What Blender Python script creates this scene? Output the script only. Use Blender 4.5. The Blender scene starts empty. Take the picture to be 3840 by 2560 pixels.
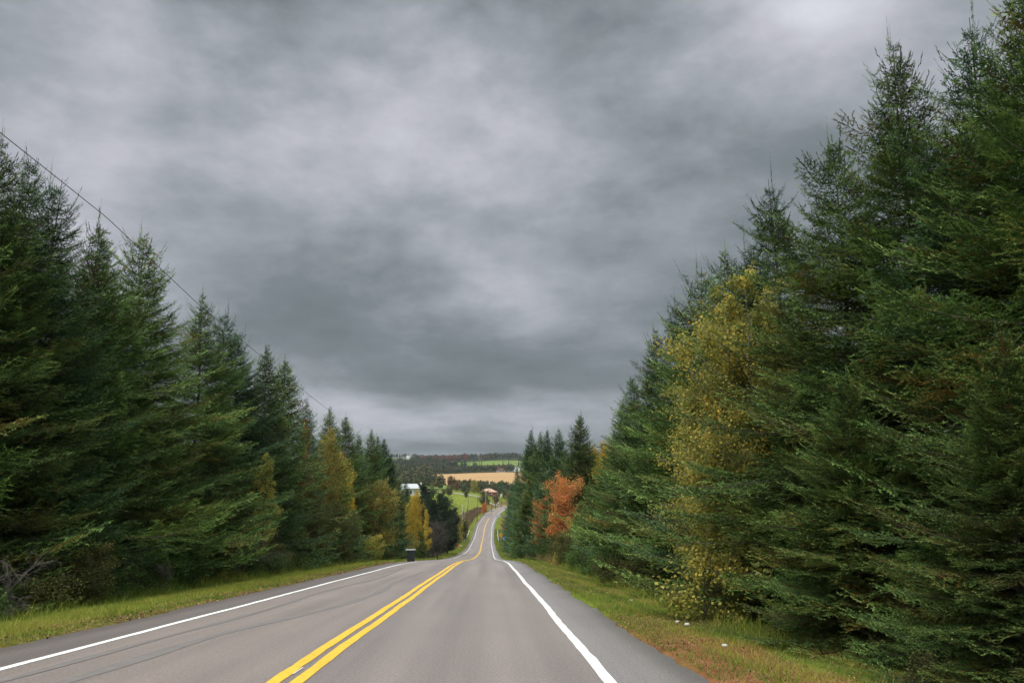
import bpy, math, random
import numpy as np

S = bpy.context.scene
COL = S.collection
# ------------------------------------------------------------------ camera
F = 2987.0; CX, CY = 1920.0, 1280.0; PITCH = math.atan(475 / F)
ct, st = math.cos(PITCH), math.sin(PITCH)
cam_d = bpy.data.cameras.new('camera')
cam = bpy.data.objects.new('camera', cam_d); COL.objects.link(cam)
cam_d.sensor_width = 36.0; cam_d.lens = 36.0 * F / 3840.0
cam_d.clip_start = 0.1; cam_d.clip_end = 9000
cam.location = (0, 0, 0); cam.rotation_euler = (math.pi / 2 + PITCH, 0, 0)
S.camera = cam

def ray(u, v):                       # photo pixel (3840 wide) -> x/y and z/y slopes from the camera
    b = -(v - CY) / F; q = ct - b * st
    return (u - CX) / F / q, (st + b * ct) / q
def unp(u, v, zc):                   # photo pixel at a measured depth -> world point
    X = (u - CX) / F * zc; Y = -(v - CY) / F * zc
    return (X, zc * ct - Y * st, zc * st + Y * ct)

# ------------------------------------------------------------------ view / render
S.view_settings.view_transform = 'Standard'; S.view_settings.look = 'None'
S.view_settings.exposure = 0.75; S.view_settings.gamma = 1.0
S.view_settings.use_curve_mapping = False
cy = S.cycles
cy.max_bounces = 5; cy.diffuse_bounces = 3; cy.glossy_bounces = 2; cy.transmission_bounces = 2
cy.transparent_max_bounces = 4; cy.volume_bounces = 0; cy.caustics_reflective = False; cy.caustics_refractive = False
cy.use_denoising = True

# ------------------------------------------------------------------ world: overcast sky
SUN_EL, SUN_ROT = math.radians(52), math.radians(215)
W = bpy.data.worlds.new('World'); S.world = W; W.use_nodes = True
nt = W.node_tree; nt.nodes.clear()
def N(t, **k):
    n = nt.nodes.new(t)
    for a, b in k.items(): setattr(n, a, b)
    return n
def M(op, a, b=None, c=None, clamp=False):
    n = N('ShaderNodeMath', operation=op, use_clamp=clamp)
    for i, x in enumerate((a, b, c)):
        if x is None: continue
        if isinstance(x, (int, float)): n.inputs[i].default_value = x
        else: nt.links.new(x, n.inputs[i])
    return n.outputs[0]
sky = N('ShaderNodeTexSky', sky_type='NISHITA', sun_disc=False, sun_elevation=SUN_EL, sun_rotation=SUN_ROT)
tc = N('ShaderNodeTexCoord')
sep = N('ShaderNodeSeparateXYZ'); nt.links.new(tc.outputs['Generated'], sep.inputs[0])
dx, dy, dz = sep.outputs
el = M('ARCSINE', dz); az = M('ARCTAN2', dx, dy)
# cloud layer coordinates: direction projected onto a flat cloud base
dd = M('ADD', M('MAXIMUM', dz, 0.0), 0.13)
comb = N('ShaderNodeCombineXYZ')
nt.links.new(M('DIVIDE', dx, dd), comb.inputs[0]); nt.links.new(M('DIVIDE', dy, dd), comb.inputs[1]); comb.inputs[2].default_value = 3.7
combb = N('ShaderNodeCombineXYZ'); nt.links.new(M('MULTIPLY', az, 1.0), combb.inputs[0]); nt.links.new(M('MULTIPLY', el, 1.7), combb.inputs[1])
def noise(vec, scale, detail, rough=0.5, dist=0.0):
    n = N('ShaderNodeTexNoise'); n.inputs['Scale'].default_value = scale; n.inputs['Detail'].default_value = detail
    n.inputs['Roughness'].default_value = rough; n.inputs['Distortion'].default_value = dist
    nt.links.new(vec, n.inputs['Vector']); return n
warp = noise(comb.outputs[0], 0.9, 4, 0.5)
wsep = N('ShaderNodeSeparateColor'); nt.links.new(warp.outputs['Color'], wsep.inputs[0])
azw = M('MULTIPLY_ADD', M('SUBTRACT', wsep.outputs[0], 0.5), 0.30, az)
elw = M('MULTIPLY_ADD', M('SUBTRACT', wsep.outputs[1], 0.5), M('MULTIPLY', M('ADD', M('MAXIMUM', el, 0.0), 0.02), 0.75), el)
BL = [  # cloud masses: (u, v, half width, half height, brightness) measured on the 2352-wide view
 (1000, 868, 430, 46, -.055), (1290, 850, 220, 50, -.025), (950, 780, 400, 50, -.035), (560, 740, 260, 60, -.02), (1120, 955, 520, 42, .07),
 (1020, 1030, 420, 14, -.075), (1090, 650, 110, 55, .06), (1230, 690, 160, 60, .02), (640, 620, 340, 60, -.015),
 (1760, 470, 330, 120, -.06), (960, 250, 230, 120, .06), (1080, 380, 240, 80, .05), (640, 90, 260, 110, -.075), (250, 220, 170, 170, .075),
 (1900, 30, 170, 70, .13), (2250, 150, 200, 200, .06), (1300, 130, 260, 110, -.03), (1250, 480, 220, 60, .035),
 (450, 330, 170, 90, -.02), (120, 470, 170, 140, .05), (700, 380, 200, 90, .03), (1550, 650, 140, 100, .02), (860, 560, 340, 50, -.02),
 (1550, 230, 130, 160, .03), (40, 80, 150, 120, -.02), (400, 60, 70, 80, .06), (880, 560, 200, 60, .02)]
acc = None
for u, v, su, sv, amp in BL:
    sv = sv * 1.25; su = su * 1.1
    kx, kz = ray(u * 3840 / 2352, v * 3840 / 2352)
    L = math.sqrt(kx * kx + 1 + kz * kz); a0 = math.atan2(kx, 1); e0 = math.asin(kz / L)
    sa = su / 1829; se = sv / 1829
    p = M('MULTIPLY', M('SUBTRACT', azw, a0), 1 / sa); q = M('MULTIPLY', M('SUBTRACT', elw, e0), 1 / se)
    r2 = M('MULTIPLY_ADD', p, p, M('MULTIPLY', q, q))
    g = M('DIVIDE', amp * 1.7, M('POWER', M('ADD', 1.0, M('MULTIPLY', r2, 0.5)), 2.0))
    acc = g if acc is None else M('ADD', acc, g)
n1 = noise(combb.outputs[0], 4.2, 9, 0.56, 0.15); n2 = noise(comb.outputs[0], 2.0, 8, 0.6, 0.1)
lum = M('ADD', acc, 0.248)
lum = M('MULTIPLY_ADD', M('SUBTRACT', n1.outputs['Fac'], 0.5), 0.36, lum)
lum = M('MULTIPLY_ADD', M('SUBTRACT', n2.outputs['Fac'], 0.5), 0.15, lum)
n3 = noise(combb.outputs[0], 11.0, 8, 0.6, 0.1)
lum = M('MULTIPLY_ADD', M('SUBTRACT', n3.outputs['Fac'], 0.5), 0.15, lum)
lum = M('MAXIMUM', lum, 0.0)
ramp = N('ShaderNodeValToRGB'); nt.links.new(lum, ramp.inputs[0])
cr = ramp.color_ramp
cr.elements[0].position = 0.03; cr.elements[0].color = (.070, .084, .088, 1)
cr.elements[1].position = 0.62; cr.elements[1].color = (.50, .51, .555, 1)
for p_, c_ in ((.19, (.122, .141, .152, 1)), (.28, (.196, .213, .232, 1)), (.38, (.305, .309, .346, 1))):
    e = cr.elements.new(p_); e.color = c_
# overcast brightens overhead; the unseen part is boosted and warmed to light the ground
zen_boost = N('ShaderNodeMapRange', interpolation_type='SMOOTHSTEP'); nt.links.new(el, zen_boost.inputs['Value'])
zen_boost.inputs['From Min'].default_value = math.radians(36); zen_boost.inputs['From Max'].default_value = math.radians(66)
zen_boost.inputs['To Min'].default_value = 1.0; zen_boost.inputs['To Max'].default_value = 9.0
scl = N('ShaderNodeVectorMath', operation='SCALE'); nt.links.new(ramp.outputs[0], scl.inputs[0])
nt.links.new(M('MULTIPLY', zen_boost.outputs[0], 10.0), scl.inputs['Scale'])
mx = N('ShaderNodeMixRGB'); mx.inputs[0].default_value = 0.985
nt.links.new(sky.outputs[0], mx.inputs[1]); 
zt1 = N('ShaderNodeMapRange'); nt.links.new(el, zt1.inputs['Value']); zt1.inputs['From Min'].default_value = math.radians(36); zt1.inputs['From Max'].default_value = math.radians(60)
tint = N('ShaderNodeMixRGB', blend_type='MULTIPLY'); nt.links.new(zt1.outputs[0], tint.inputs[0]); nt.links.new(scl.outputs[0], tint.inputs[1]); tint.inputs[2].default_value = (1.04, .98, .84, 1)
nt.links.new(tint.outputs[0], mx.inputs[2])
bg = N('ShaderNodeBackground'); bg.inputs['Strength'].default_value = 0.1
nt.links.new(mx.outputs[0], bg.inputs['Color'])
wo = N('ShaderNodeOutputWorld'); nt.links.new(bg.outputs[0], wo.inputs[0])

sun_d = bpy.data.lights.new('sun', 'SUN'); sun_d.energy = 1.5; sun_d.angle = math.radians(20); sun_d.color = (1, .97, .92)
sun = bpy.data.objects.new('sun', sun_d); COL.objects.link(sun)
sun.rotation_euler = (math.radians(38), 0, math.radians(-35))

# ------------------------------------------------------------------ helpers
rng = np.random.default_rng(7); random.seed(7)
def tagp(o, label=None, cat=None, group=None, kind=None):
    if label: o['label'] = label
    if cat: o['category'] = cat
    if group: o['group'] = group
    if kind: o['kind'] = kind
    return o
def empty(name, loc, label, cat, group=None, rz=0):
    o = bpy.data.objects.new(name, None); COL.objects.link(o); o.location = loc; o.rotation_euler = (0, 0, rz)
    o.empty_display_size = 0.3
    return tagp(o, label, cat, group)
def link(name, me, parent=None, loc=None):
    o = bpy.data.objects.new(name, me); COL.objects.link(o)
    if parent is not None: o.parent = parent
    if loc is not None: o.location = loc
    return o
class MB:
    """collects triangles/quads with two float attributes: v (random tone) and t (tip / zone)"""
    def __init__(s): s.V = []; s.T = []; s.A = []; s.B = []; s.n = 0
    def add(s, V, T, a=0.5, b=0.0):
        V = np.asarray(V, dtype=np.float64).reshape(-1, 3); T = np.asarray(T, dtype=np.int64)
        if T.ndim == 2 and T.shape[1] == 4: T = np.concatenate([T[:, [0, 1, 2]], T[:, [0, 2, 3]]])
        s.V.append(V); s.T.append(T + s.n); s.n += len(V)
        s.A.append(np.broadcast_to(np.asarray(a, dtype=np.float32), (len(V),)).copy())
        s.B.append(np.broadcast_to(np.asarray(b, dtype=np.float32), (len(V),)).copy())
    def arrays(s): return np.concatenate(s.V), np.concatenate(s.T), np.concatenate(s.A), np.concatenate(s.B)
    def box(s, x0, x1, y0, y1, z0, z1, a=0.5, b=0.0):
        V = [(x, y, z) for z in (z0, z1) for y in (y0, y1) for x in (x0, x1)]
        s.add(V, [(0, 2, 3, 1), (4, 5, 7, 6), (0, 1, 5, 4), (2, 6, 7, 3), (0, 4, 6, 2), (1, 3, 7, 5)], a, b)
    def tube(s, P, R, k=6, a=0.5, b=0.0, cap=True):
        P = np.asarray(P, float); R = np.broadcast_to(np.asarray(R, float), (len(P),))
        D = np.gradient(P, axis=0); D /= np.linalg.norm(D, axis=1)[:, None] + 1e-9
        ref = np.array([0, 0, 1.0]) if abs(D[0, 2]) < .9 else np.array([1.0, 0, 0])
        U = np.cross(D, ref); U /= np.linalg.norm(U, axis=1)[:, None] + 1e-9; Wv = np.cross(D, U)
        an = np.arange(k) / k * 2 * np.pi
        V = P[:, None, :] + R[:, None, None] * (np.cos(an)[None, :, None] * U[:, None, :] + np.sin(an)[None, :, None] * Wv[:, None, :])
        n = len(P); i = np.arange(n - 1)[:, None] * k; j = np.arange(k)[None, :]; j2 = (j + 1) % k
        T = np.stack([i + j, i + j2, i + k + j2, i + k + j], -1).reshape(-1, 4)
        V = V.reshape(-1, 3); T = np.concatenate([T[:, [0, 1, 2]], T[:, [0, 2, 3]]])
        if cap:
            c0, c1 = len(V), len(V) + 1
            V = np.concatenate([V, P[:1], P[-1:]]); jj = np.arange(k)
            T = np.concatenate([T, np.stack([jj * 0 + c0, (jj + 1) % k, jj], -1), np.stack([jj * 0 + c1, (n - 1) * k + jj, (n - 1) * k + (jj + 1) % k], -1)])
        s.add(V, T, a, b)
    def mesh(s, name, mat, smooth=False):
        V, T, A, B = s.arrays(); return mk_mesh(name, V, T, mat, {'v': A, 't': B}, smooth)
    def build(s, name, mat, parent=None, smooth=False):
        return link(name, s.mesh(name, mat, smooth), parent)
def mk_mesh(name, V, T, mat, attrs=None, smooth=False, quads=False):
    me = bpy.data.meshes.new(name); k = T.shape[1]
    me.vertices.add(len(V)); me.vertices.foreach_set('co', np.ascontiguousarray(V, dtype=np.float32).ravel())
    me.loops.add(T.size); me.loops.foreach_set('vertex_index', np.ascontiguousarray(T, dtype=np.int32).ravel())
    me.polygons.add(len(T)); me.polygons.foreach_set('loop_start', np.arange(0, T.size, k, dtype=np.int32))
    try: me.polygons.foreach_set('loop_total', np.full(len(T), k, dtype=np.int32))
    except Exception: pass
    me.polygons.foreach_set('use_smooth', np.full(len(T), smooth, dtype=bool))
    for an, arr in (attrs or {}).items():
        if arr.ndim == 2:
            at = me.attributes.new(an, 'FLOAT_COLOR', 'POINT'); at.data.foreach_set('color', np.ascontiguousarray(arr, dtype=np.float32).ravel())
        else:
            at = me.attributes.new(an, 'FLOAT', 'POINT'); at.data.foreach_set('value', np.ascontiguousarray(arr, dtype=np.float32))
    me.update(calc_edges=True); me.materials.append(mat); return me

# ------------------------------------------------------------------ materials
def newmat(name):
    m = bpy.data.materials.new(name); m.use_nodes = True; t = m.node_tree; t.nodes.clear()
    o = t.nodes.new('ShaderNodeOutputMaterial'); return m, t, o
def attr(t, n):
    a = t.nodes.new('ShaderNodeAttribute'); a.attribute_name = n; return a
def tnoise(t, scale, detail=4, rough=.55, vec=None, stretch=None):
    n = t.nodes.new('ShaderNodeTexNoise'); n.inputs['Scale'].default_value = scale; n.inputs['Detail'].default_value = detail
    n.inputs['Roughness'].default_value = rough
    src = vec
    if src is None:
        src = t.nodes.new('ShaderNodeTexCoord').outputs['Object']
    if stretch:
        mp = t.nodes.new('ShaderNodeMapping'); mp.inputs['Scale'].default_value = stretch; t.links.new(src, mp.inputs[0]); src = mp.outputs[0]
    t.links.new(src, n.inputs['Vector']); return n
def ramp_node(t, src, stops):
    r = t.nodes.new('ShaderNodeValToRGB'); t.links.new(src, r.inputs[0]); c = r.color_ramp
    while len(c.elements) > 1: c.elements.remove(c.elements[-1])
    c.elements[0].position = stops[0][0]; c.elements[0].color = (*stops[0][1], 1)
    for p, q in stops[1:]:
        e = c.elements.new(p); e.color = (*q, 1)
    return r.outputs[0]
def mixc(t, f, a, b, mode='MIX'):
    n = t.nodes.new('ShaderNodeMixRGB'); n.blend_type = mode
    for i, x in enumerate((f, a, b)):
        if isinstance(x, (int, float)): n.inputs[i].default_value = x
        elif isinstance(x, tuple): n.inputs[i].default_value = (*x, 1)
        else: t.links.new(x, n.inputs[i])
    return n.outputs[0]
def foliage(name, stops, tip=None, tipf=.6, trans=.12, objvar=.35, rough=.75, spec=True):
    m, t, o = newmat(name)
    c = ramp_node(t, attr(t, 'v').outputs['Fac'], stops)
    if tip:
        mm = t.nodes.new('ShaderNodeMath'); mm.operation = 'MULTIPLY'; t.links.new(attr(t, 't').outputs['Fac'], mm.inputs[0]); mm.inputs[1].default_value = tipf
        c = mixc(t, mm.outputs[0], c, tip)  # paler young growth, pushed further on spruces to paint highlights on bough tips
    oi = t.nodes.new('ShaderNodeObjectInfo')
    mr = t.nodes.new('ShaderNodeMapRange'); t.links.new(oi.outputs['Random'], mr.inputs[0])
    mr.inputs[3].default_value = 1 - objvar; mr.inputs[4].default_value = 1 + objvar
    vm = t.nodes.new('ShaderNodeVectorMath'); vm.operation = 'SCALE'; t.links.new(c, vm.inputs[0]); t.links.new(mr.outputs[0], vm.inputs['Scale'])
    p = t.nodes.new('ShaderNodeBsdfPrincipled'); p.inputs['Roughness'].default_value = rough
    p.inputs['Specular IOR Level'].default_value = .25 if spec else 0
    t.links.new(vm.outputs[0], p.inputs['Base Color'])
    tr = t.nodes.new('ShaderNodeBsdfTranslucent'); t.links.new(vm.outputs[0], tr.inputs[0])
    ms = t.nodes.new('ShaderNodeMixShader'); ms.inputs[0].default_value = trans
    t.links.new(p.outputs[0], ms.inputs[1]); t.links.new(tr.outputs[0], ms.inputs[2]); t.links.new(ms.outputs[0], o.inputs[0])
    return m
def plain(name, c, rough=.7, var=.25, scale=6, spec=.3, metal=0, bump=0, stretch=None):
    m, t, o = newmat(name)
    n = tnoise(t, scale, 5, .6, stretch=stretch)
    a = tuple(x * (1 - var) for x in c); b = tuple(min(1, x * (1 + var)) for x in c)
    col = ramp_node(t, n.outputs['Fac'], [(.3, a), (.7, b)])
    p = t.nodes.new('ShaderNodeBsdfPrincipled'); p.inputs['Roughness'].default_value = rough; p.inputs['Metallic'].default_value = metal
    p.inputs['Specular IOR Level'].default_value = spec
    t.links.new(col, p.inputs['Base Color']); t.links.new(p.outputs[0], o.inputs[0])
    if bump:
        b = t.nodes.new('ShaderNodeBump'); b.inputs['Strength'].default_value = bump; t.links.new(n.outputs['Fac'], b.inputs['Height']); t.links.new(b.outputs[0], p.inputs['Normal'])
    return m

MAT = {}
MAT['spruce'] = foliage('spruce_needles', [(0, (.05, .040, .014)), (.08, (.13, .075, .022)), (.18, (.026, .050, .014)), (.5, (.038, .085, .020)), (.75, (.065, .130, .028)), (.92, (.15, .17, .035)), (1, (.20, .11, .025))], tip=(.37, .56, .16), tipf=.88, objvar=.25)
MAT['bluespruce'] = foliage('dark_spruce_needles', [(0, (.030, .038, .014)), (.3, (.022, .052, .020)), (.7, (.036, .088, .030)), (1, (.08, .12, .035))], tip=(.26, .45, .19), tipf=.85, objvar=.2)
MAT['pine'] = foliage('pine_needles', [(0, (.02, .03, .018)), (.5, (.022, .045, .022)), (1, (.035, .06, .025))], tip=(.05, .09, .045), tipf=.6, objvar=.1)
MAT['gold'] = foliage('golden_leaves', [(0, (.14, .14, .04)), (.35, (.25, .23, .06)), (.7, (.38, .32, .08)), (.9, (.50, .35, .06)), (1, (.45, .2, .04))], objvar=.1, trans=.4)
MAT['birch'] = foliage('birch_leaves', [(0, (.12, .16, .04)), (.35, (.26, .28, .07)), (.7, (.50, .44, .10)), (.9, (.70, .50, .09)), (1, (.66, .32, .05))], objvar=.08, trans=.4)
MAT['orange'] = foliage('orange_leaves', [(0, (.14, .14, .05)), (.22, (.36, .26, .07)), (.5, (.66, .30, .09)), (.8, (.78, .24, .09)), (1, (.70, .14, .08))], objvar=.06, trans=.4)
MAT['yellow'] = foliage('yellow_leaves', [(0, (.25, .27, .05)), (.4, (.52, .44, .06)), (.8, (.74, .45, .05)), (1, (.72, .28, .04))], objvar=.06, trans=.4)
MAT['olive'] = foliage('olive_leaves', [(0, (.05, .065, .02)), (.5, (.10, .11, .035)), (.85, (.17, .16, .045)), (1, (.25, .16, .04))], objvar=.2, trans=.35)
MAT['green'] = foliage('green_leaves', [(0, (.04, .08, .02)), (.5, (.07, .14, .03)), (.85, (.13, .20, .05)), (1, (.22, .24, .06))], objvar=.2, trans=.35)
MAT['rust'] = foliage('rust_leaves', [(0, (.10, .06, .03)), (.5, (.20, .10, .04)), (1, (.34, .15, .05))], objvar=.2, trans=.35)
MAT['straw'] = foliage('dry_grass', [(0, (.16, .12, .05)), (.5, (.30, .21, .09)), (1, (.42, .32, .14))], objvar=.2, trans=.3)
MAT['brush'] = foliage('brown_brush', [(0, (.09, .065, .04)), (.5, (.17, .115, .065)), (.85, (.24, .17, .09)), (1, (.18, .19, .06))], objvar=.2, trans=.2)
MAT['grass'] = foliage('grass_blades', [(0, (.07, .12, .022)), (.35, (.16, .24, .035)), (.62, (.32, .34, .055)), (.85, (.40, .31, .09)), (1, (.34, .18, .07))], objvar=0, trans=.35)
MAT['litter'] = foliage('fallen_leaves', [(0, (.10, .055, .03)), (.5, (.22, .12, .06)), (.85, (.34, .22, .10)), (1, (.6, .4, .12))], objvar=0, trans=.1)
MAT['greybush'] = foliage('grey_twigs', [(0, (.05, .047, .043)), (.6, (.09, .085, .075)), (1, (.13, .12, .06))], objvar=.1, trans=.1)
MAT['bark'] = plain('bark', (.10, .08, .065), .9, .4, 9, .1, bump=.3)
MAT['barkp'] = plain('pale_bark', (.30, .28, .25), .85, .35, 8, .1)
MAT['deadwood'] = plain('dead_wood', (.17, .155, .135), .85, .25, 8, .1)
MAT['pole'] = plain('pole_wood', (.15, .12, .10), .85, .25, 4, .1)
MAT['polep'] = plain('pale_pole_wood', (.42, .36, .28), .85, .2, 4, .1)
MAT['wire'] = plain('cable_black', (.02, .02, .022), .6, .1)
MAT['white'] = plain('white_paint', (.78, .78, .77), .6, .06, 3)
MAT['metalroof'] = plain('pale_metal_roof', (.50, .52, .56), .45, .06, 2)
MAT['siding'] = plain('white_siding', (.62, .64, .67), .6, .08, 2)
MAT['bluegrey'] = plain('grey_blue_panel', (.30, .36, .42), .6, .1, 2)
MAT['darkroof'] = plain('dark_shingles', (.06, .07, .09), .8, .2, 3)
MAT['tanroof'] = plain('tan_shingles', (.52, .33, .25), .85, .15, 3)
MAT['redwall'] = plain('red_siding', (.22, .045, .055), .7, .15, 2)
MAT['dullred'] = plain('dull_red_shingles', (.13, .055, .05), .85, .2, 3)
MAT['glass'] = plain('window_glass', (.05, .06, .08), .15, .2, 2, .6)
MAT['bin'] = plain('black_plastic', (.022, .03, .036), .45, .15, 4, .4)
MAT['darkwood'] = plain('weathered_dark_wood', (.05, .04, .035), .9, .3, 6, .1)
MAT['orangep'] = plain('orange_paint', (.75, .25, .03), .5, .08)
MAT['signy'] = plain('yellow_sign', (.85, .36, .01), .5, .05)
MAT['black'] = plain('black_paint', (.015, .015, .015), .5, .1)
MAT['blue'] = plain('blue_plastic', (.02, .14, .48), .45, .1)
MAT['bluel'] = plain('pale_blue_plastic', (.25, .50, .75), .45, .1)
MAT['steel'] = plain('grey_steel', (.35, .35, .36), .5, .1, 5, .4, .4)
MAT['stone'] = plain('pale_stone', (.55, .54, .5), .8, .15, 8)

# ------------------------------------------------------------------ road line and terrain heights
pts = [unp(1835 - 2.17 * F / zc, 2026 + 1.5 * F / zc, zc) for zc in (6, 10, 15, 20, 28, 36, 44, 50)]
pts += [unp(*p) for p in [(1728, 2105, 62), (1752, 2099.5, 86), (1774, 2094, 126), (1790, 2081, 171), (1801, 2063, 225),
        (1806, 2037, 286), (1811.5, 2014, 337), (1816, 1987, 371), (1820, 1968.6, 395), (1831, 1947, 430), (1840, 1933, 455),
        (1858, 1917, 490), (1877.5, 1906, 525), (1915, 1896, 580), (1990, 1884, 660)]]
P0 = pts[0]; d0 = ((pts[1][0] - P0[0]) / (pts[1][1] - P0[1]), (pts[1][2] - P0[2]) / (pts[1][1] - P0[1]))
pts = [(P0[0] + d0[0] * (y - P0[1]), y, P0[2] + d0[1] * (y - P0[1])) for y in (-60, -40, -20, -5)] + pts
pts += [(60, 760, -24.5), (150, 860, -19)]
RP = np.array(pts)
def hermite(y, Y, V):
    m = np.gradient(V, Y); i = np.clip(np.searchsorted(Y, y) - 1, 0, len(Y) - 2)
    h = Y[i + 1] - Y[i]; t = np.clip((y - Y[i]) / h, 0, 1)
    return (2*t**3 - 3*t**2 + 1) * V[i] + (t**3 - 2*t**2 + t) * h * m[i] + (-2*t**3 + 3*t**2) * V[i+1] + (t**3 - t**2) * h * m[i+1]
_ys = np.arange(-60, 860, 1.0)
_xs = hermite(_ys, RP[:, 1], RP[:, 0]); _zs = hermite(_ys, RP[:, 1], RP[:, 2])
ker = np.exp(-(np.arange(-8, 9) / 4.0) ** 2); ker /= ker.sum()
_pad = lambda a: np.concatenate([a[0] + (a[1] - a[0]) * np.arange(-8, 0), a, a[-1] + (a[-1] - a[-2]) * np.arange(1, 9)])
_xs = np.convolve(_pad(_xs), ker, 'valid'); _zs = np.convolve(_pad(_zs), ker, 'valid')
def xr(y): return np.interp(y, _ys, _xs)
def zr(y): return np.interp(y, _ys, _zs)
TU = np.array([1450, 1600, 1700, 1780, 1840, 1900, 2000.])
TY = np.array([390, 440, 500, 560, 600, 700, 800, 1150, 1450, 1750, 2050, 2300.])
TV = np.array([[1885, 1905, 1925, 1942, 1960, 1960, 1960], [1858, 1880, 1907, 1915, 1938, 1938, 1938],
 [1850, 1866, 1884, 1893, 1903, 1912, 1912], [1845, 1854, 1864, 1872, 1884, 1893, 1900], [1842, 1845, 1848, 1858, 1866, 1876, 1888],
 [1832, 1833, 1834, 1838, 1842, 1847, 1858], [1821, 1820, 1819, 1818, 1818, 1818, 1822], [1784, 1781, 1778, 1775, 1773, 1772, 1773],
 [1765, 1763, 1760, 1757, 1756, 1755, 1755], [1744, 1742, 1739, 1733, 1729, 1728, 1728], [1722, 1721, 1720, 1718, 1716, 1714, 1712],
 [1716, 1716, 1716, 1716, 1715, 1712, 1709.]])
TZ = np.array([[ray(u, v)[1] * y for u, v in zip(TU, r)] for y, r in zip(TY, TV)])
TY = np.concatenate([TY, [2800, 3600, 5200]]); TZ = np.concatenate([TZ, TZ[-1:] * 0.8, TZ[-1:] * .1, TZ[-1:] * 0 - 25])
def table(x, y):
    k = (np.asarray(x) / np.maximum(y, 1.0)); ku = np.array([ray(u, 1800)[0] for u in TU])
    j = np.clip(np.searchsorted(ku, k) - 1, 0, len(ku) - 2); s = np.clip((k - ku[j]) / (ku[j+1] - ku[j]), 0, 1)
    yy = np.clip(y, TY[0], TY[-1]); i = np.clip(np.searchsorted(TY, yy) - 1, 0, len(TY) - 2); t = (yy - TY[i]) / (TY[i+1] - TY[i])
    t = np.clip(t, 0, 1)
    return (TZ[i, j] * (1-s) + TZ[i, j+1] * s) * (1-t) + (TZ[i+1, j] * (1-s) + TZ[i+1, j+1] * s) * t
def sm(a, b, x): t = np.clip((x - a) / (b - a), 0, 1); return t * t * (3 - 2 * t)
def zt(x, y):
    x = np.asarray(x, float); y = np.asarray(y, float)
    off = x - xr(y); ao = np.abs(off)
    near = zr(y) - 0.045 * np.clip(ao - 5, 0, 8) - .10 * sm(6.2, 8.2, ao) * 1.2 + .25 * np.sin(x * .21 + 1) * np.sin(y * .13) * sm(7, 14, ao)
    near = near + 0.02 * np.clip(ao - 16, 0, 60)
    far = table(x, y)
    w_far = sm(330, 400, y) * sm(7, 26, ao) * (y < 860) + (y >= 860) * 1.0
    w_far = np.maximum(w_far, sm(700, 860, y))
    z = near * (1 - w_far) + far * w_far
    fr = y > 900
    return z + np.where(ao < 4.6, -.05, 0.0)
def hit(u, v, y0=5, y1=3000):        # where the sight line through a photo pixel meets the ground
    k, s = ray(u, v); y = np.arange(y0, y1, .5); d = s * y - zt(k * y, y)
    i = np.argmax(d < 0) if (d < 0).any() else len(y) - 1
    y = y[i]; return float(k * y), float(y), float(zt(k * y, y))
def at_depth(u, y): k, _ = ray(u, 1950); return float(k * y), float(y), float(zt(k * y, y))
def top_z(v, y): return ray(1900, v)[1] * y

# terrain sheet
rows = np.concatenate([np.arange(-60, 70, 1.0), np.arange(70, 420, 3.0), np.arange(420, 900, 6.0), np.geomspace(900, 6000, 150)])
c = np.concatenate([np.arange(0, 14, .4), np.geomspace(14, 2800, 70)]); cols = np.concatenate([-c[:0:-1], c])
GY, GO = np.meshgrid(rows, cols, indexing='ij')
GX = xr(GY) * (1 - sm(700, 1000, GY)) + GO * np.where(GY > 900, 1.0, 1.0)
GZ = zt(GX, GY)
nr, nc = GY.shape
ii, jj = np.meshgrid(np.arange(nr - 1), np.arange(nc - 1), indexing='ij')
Q = np.stack([ii * nc + jj, ii * nc + jj + 1, (ii + 1) * nc + jj + 1, (ii + 1) * nc + jj], -1).reshape(-1, 4)
off = GX - xr(GY); ao = np.abs(off)
def colmix(a, b, w): return a * (1 - w[..., None]) + np.array(b) * w[..., None]
nz = rng.random(GX.shape)
C = np.ones(GX.shape + (3,)) * np.array((.085, .12, .028))
C = colmix(C, (.17, .21, .035), nz * .8 * (ao < 9))
C = colmix(C, (.15, .10, .055), ((off < -4.3) & (off > -5.3 + .35 * np.sin(GY * .31))) * .7)
C = colmix(C, (.22, .105, .055), ((off > 4.3) & (off < 6.0 + .4 * np.sin(GY * 1.7))) * sm(19, 11, GY) * (.6 + .4 * (nz > .4)))
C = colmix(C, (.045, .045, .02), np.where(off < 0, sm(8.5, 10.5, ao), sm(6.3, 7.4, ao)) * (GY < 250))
C = colmix(C, (.15, .12, .05), ((GY > 250) & (ao > 7.5)) * 1.0)
C = colmix(C, (.165, .205, .042), ((GY > 380 + np.clip(-off, 0, 60) * .2) & (ao > 14)) * 1.0)
C = colmix(C, (.17, .13, .05), ((GY > 700)) * 1.0)
C = colmix(C, (.05, .06, .03), ((GY > 1150)) * 1.0)
m, t, o = newmat('ground_cover')
ca = attr(t, 'land'); n_ = tnoise(t, 1.6, 6, .65); n2_ = tnoise(t, .03, 5, .6)
cc = mixc(t, 1.0, ca.outputs['Color'], ramp_node(t, n_.outputs['Fac'], [(.25, (.55, .55, .55)), (.75, (1.45, 1.4, 1.3))]), 'MULTIPLY')
cc = mixc(t, 1.0, cc, ramp_node(t, n2_.outputs['Fac'], [(.3, (.85, .85, .8)), (.7, (1.15, 1.12, 1.1))]), 'MULTIPLY')
p = t.nodes.new('ShaderNodeBsdfDiffuse'); t.links.new(cc, p.inputs[0]); t.links.new(p.outputs[0], o.inputs[0])
b = t.nodes.new('ShaderNodeBump'); b.inputs['Strength'].default_value = .5; b.inputs['Distance'].default_value = .08
t.links.new(n_.outputs['Fac'], b.inputs['Height']); t.links.new(b.outputs[0], p.inputs['Normal'])
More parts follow.
